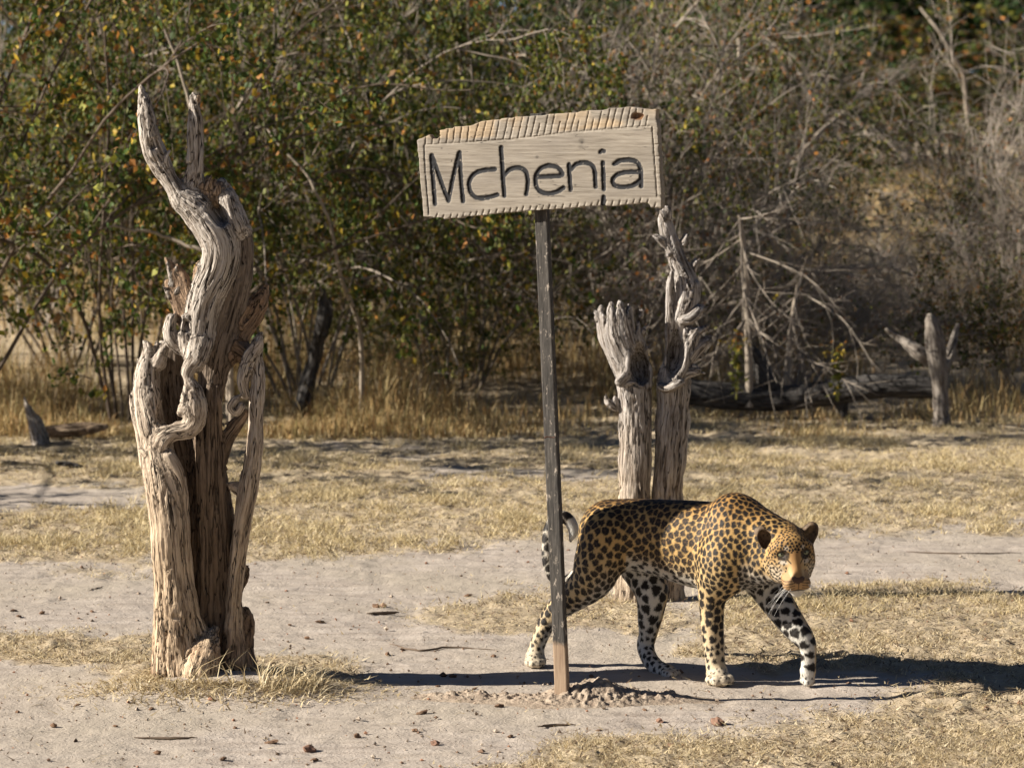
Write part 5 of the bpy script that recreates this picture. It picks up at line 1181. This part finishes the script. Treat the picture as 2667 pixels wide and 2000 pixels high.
for (px, py, s_), lb in zip(((1718, 1880, .013), (1868, 1886, .020), (1133, 1940, .012), (999, 1578, .013), (805, 1955, .017)), ('small red stone on the sand in front of the leopard hind paw', 'larger red stone on the sand in front of the planted leopard forepaw', 'red stone at the bottom edge left of the sign post', 'round reddish stone on the track right of the horned stump', 'reddish clod at the bottom edge below the horned stump')):
    g_ = G(px, py); o = obj('red_stone', RED[r.integers(0, 4)]); o.scale = (s_ * 1.2, s_, s_); o.rotation_euler = (0, 0, r.uniform(0, 6)); o.location = (g_[0], g_[1], float(zg(g_[0:1], g_[1:2])[0]) + s_ * .4); tag(o, lb, 'stone')
def gravel():
    r = np.random.default_rng(59); n = 2600; d = 1 / (1 / 10.1 + (1 / 15.5 - 1 / 10.1) * r.uniform(0, 1, n)); x = r.uniform(-1, 1, n) * (.15 * d + .1); s_ = np.exp(r.normal(-5.75, .5, n))
    oc = np.array([(1, 0, 0), (0, 1, 0), (-1, 0, 0), (0, -1, 0), (0, 0, .7), (0, 0, -.7)]); T = np.array([(0, 1, 4), (1, 2, 4), (2, 3, 4), (3, 0, 4), (1, 0, 5), (2, 1, 5), (3, 2, 5), (0, 3, 5)])
    sh = oc[None] * r.uniform(.6, 1.4, (n, 6, 1)); a = r.uniform(0, 6.28, n); ca, sa = np.cos(a)[:, None], np.sin(a)[:, None]
    V = np.stack([sh[..., 0] * ca - sh[..., 1] * sa, sh[..., 0] * sa + sh[..., 1] * ca, sh[..., 2]], -1) * s_[:, None, None] + np.stack([x, d, zg(x, d) + s_ * .4], 1)[:, None]
    c = np.array([(.20, .13, .09), (.33, .26, .20), (.12, .085, .06), (.30, .16, .10), (.40, .33, .26)])[r.integers(0, 5, n)]
    t = NT('gravel'); at = t.attr('Col'); M = t.done(at.outputs[0], .95, None, .1)
    tag(obj('gravel', mk_mesh('gravel', V.reshape(-1, 3), None, (np.arange(n)[:, None, None] * 6 + T).reshape(-1, 3), False, np.repeat(c, 6, 0)), M), 'tiny pebbles and crumbs of earth strewn over the sand', 'gravel', kind='stuff')
gravel()
M_stick = mat_bark('dry_stick', (.07, .05, .035), (.20, .15, .11))
for pts, rad, lb in (([(955, 1600), (1000, 1598), (1040, 1596)], .008, 'short dark bark strip lying on the track between stump and sign post'), ([(1015, 1675), (1090, 1692), (1170, 1684), (1290, 1690)], .004, 'long thin dead twig on the sand left of the leopard'), ([(232, 1540), (250, 1535), (268, 1531)], .003, 'tiny twig on the track left of the horned stump'), ([(350, 1922), (440, 1924), (515, 1923)], .005, 'thin brown root flush with the sand at the bottom left'), ([(1400, 1896), (1440, 1893), (1500, 1892)], .005, 'flat dark twig in front of the soil heap'), ([(2360, 1440), (2500, 1446), (2660, 1443)], .004, 'dark stick lying along the track at the right edge')):
    p = catmull(np.array([G(*q) for q in pts]), 5); p[:, 2] = zg(p[:, 0], p[:, 1]) + rad * .9; p[1:-1] += np.random.default_rng(3).normal(0, .003, p[1:-1].shape) * np.array([1, 1, .3])
    V, Q = tubes(p[None], (np.sin(np.linspace(.35, 2.9, len(p))) * rad)[None], 6); o = obj('dead_twig', mk_mesh('dead_twig', V - p[0], Q), M_stick); o.location = p[0]; tag(o, lb, 'twig', 'dead twigs on the sand')
# yellow weeds in front of the fallen log
def weed(px, y0, y1, D, lb, seed):
    r = np.random.default_rng(seed); p = catmull(np.array([P(px, y1, D), P(px + 3, (y0 + y1) / 2, D), P(px - 2, y0, D)]), 6); loc = p[0].copy()
    e = empty('yellow_weed', loc); tag(e, lb, 'plant', 'yellow topped weeds by the fallen log')
    V, Q = tubes(p[None] - loc, np.linspace(.007, .003, len(p))[None], 5); obj('stem', mk_mesh('stem', V, Q), mat_bark('weed_stem', (.16, .16, .04), (.26, .24, .07)), e)
    t = r.uniform(.2, 1, 90); i = (t * (len(p) - 1.01)).astype(int); V, T, c = leaves(p[i] - loc + r.normal(0, .016, (90, 3)), .032, r, dict(lime=3, olive=3, yellow=1)); obj('foliage', mk_mesh('foliage', V, None, T, False, c), M_leaf, e)
    q = p[-1] - loc + r.normal(0, .035, (40, 3)) * np.array([1, 1, .8]); V, T, c = leaves(q, .022, r, dict(orange=2, yellow=4, lime=2)); tag(obj('flowers', mk_mesh('flowers', V, None, T, False, c), M_leaf, e), kind='stuff')
weed(2182, 915, 1045, 20.6, 'yellow green weed with orange tips in front of the middle of the log', 1); weed(1918, 885, 1040, 20.7, 'yellow green weed with orange tips beside the straight sapling', 2)
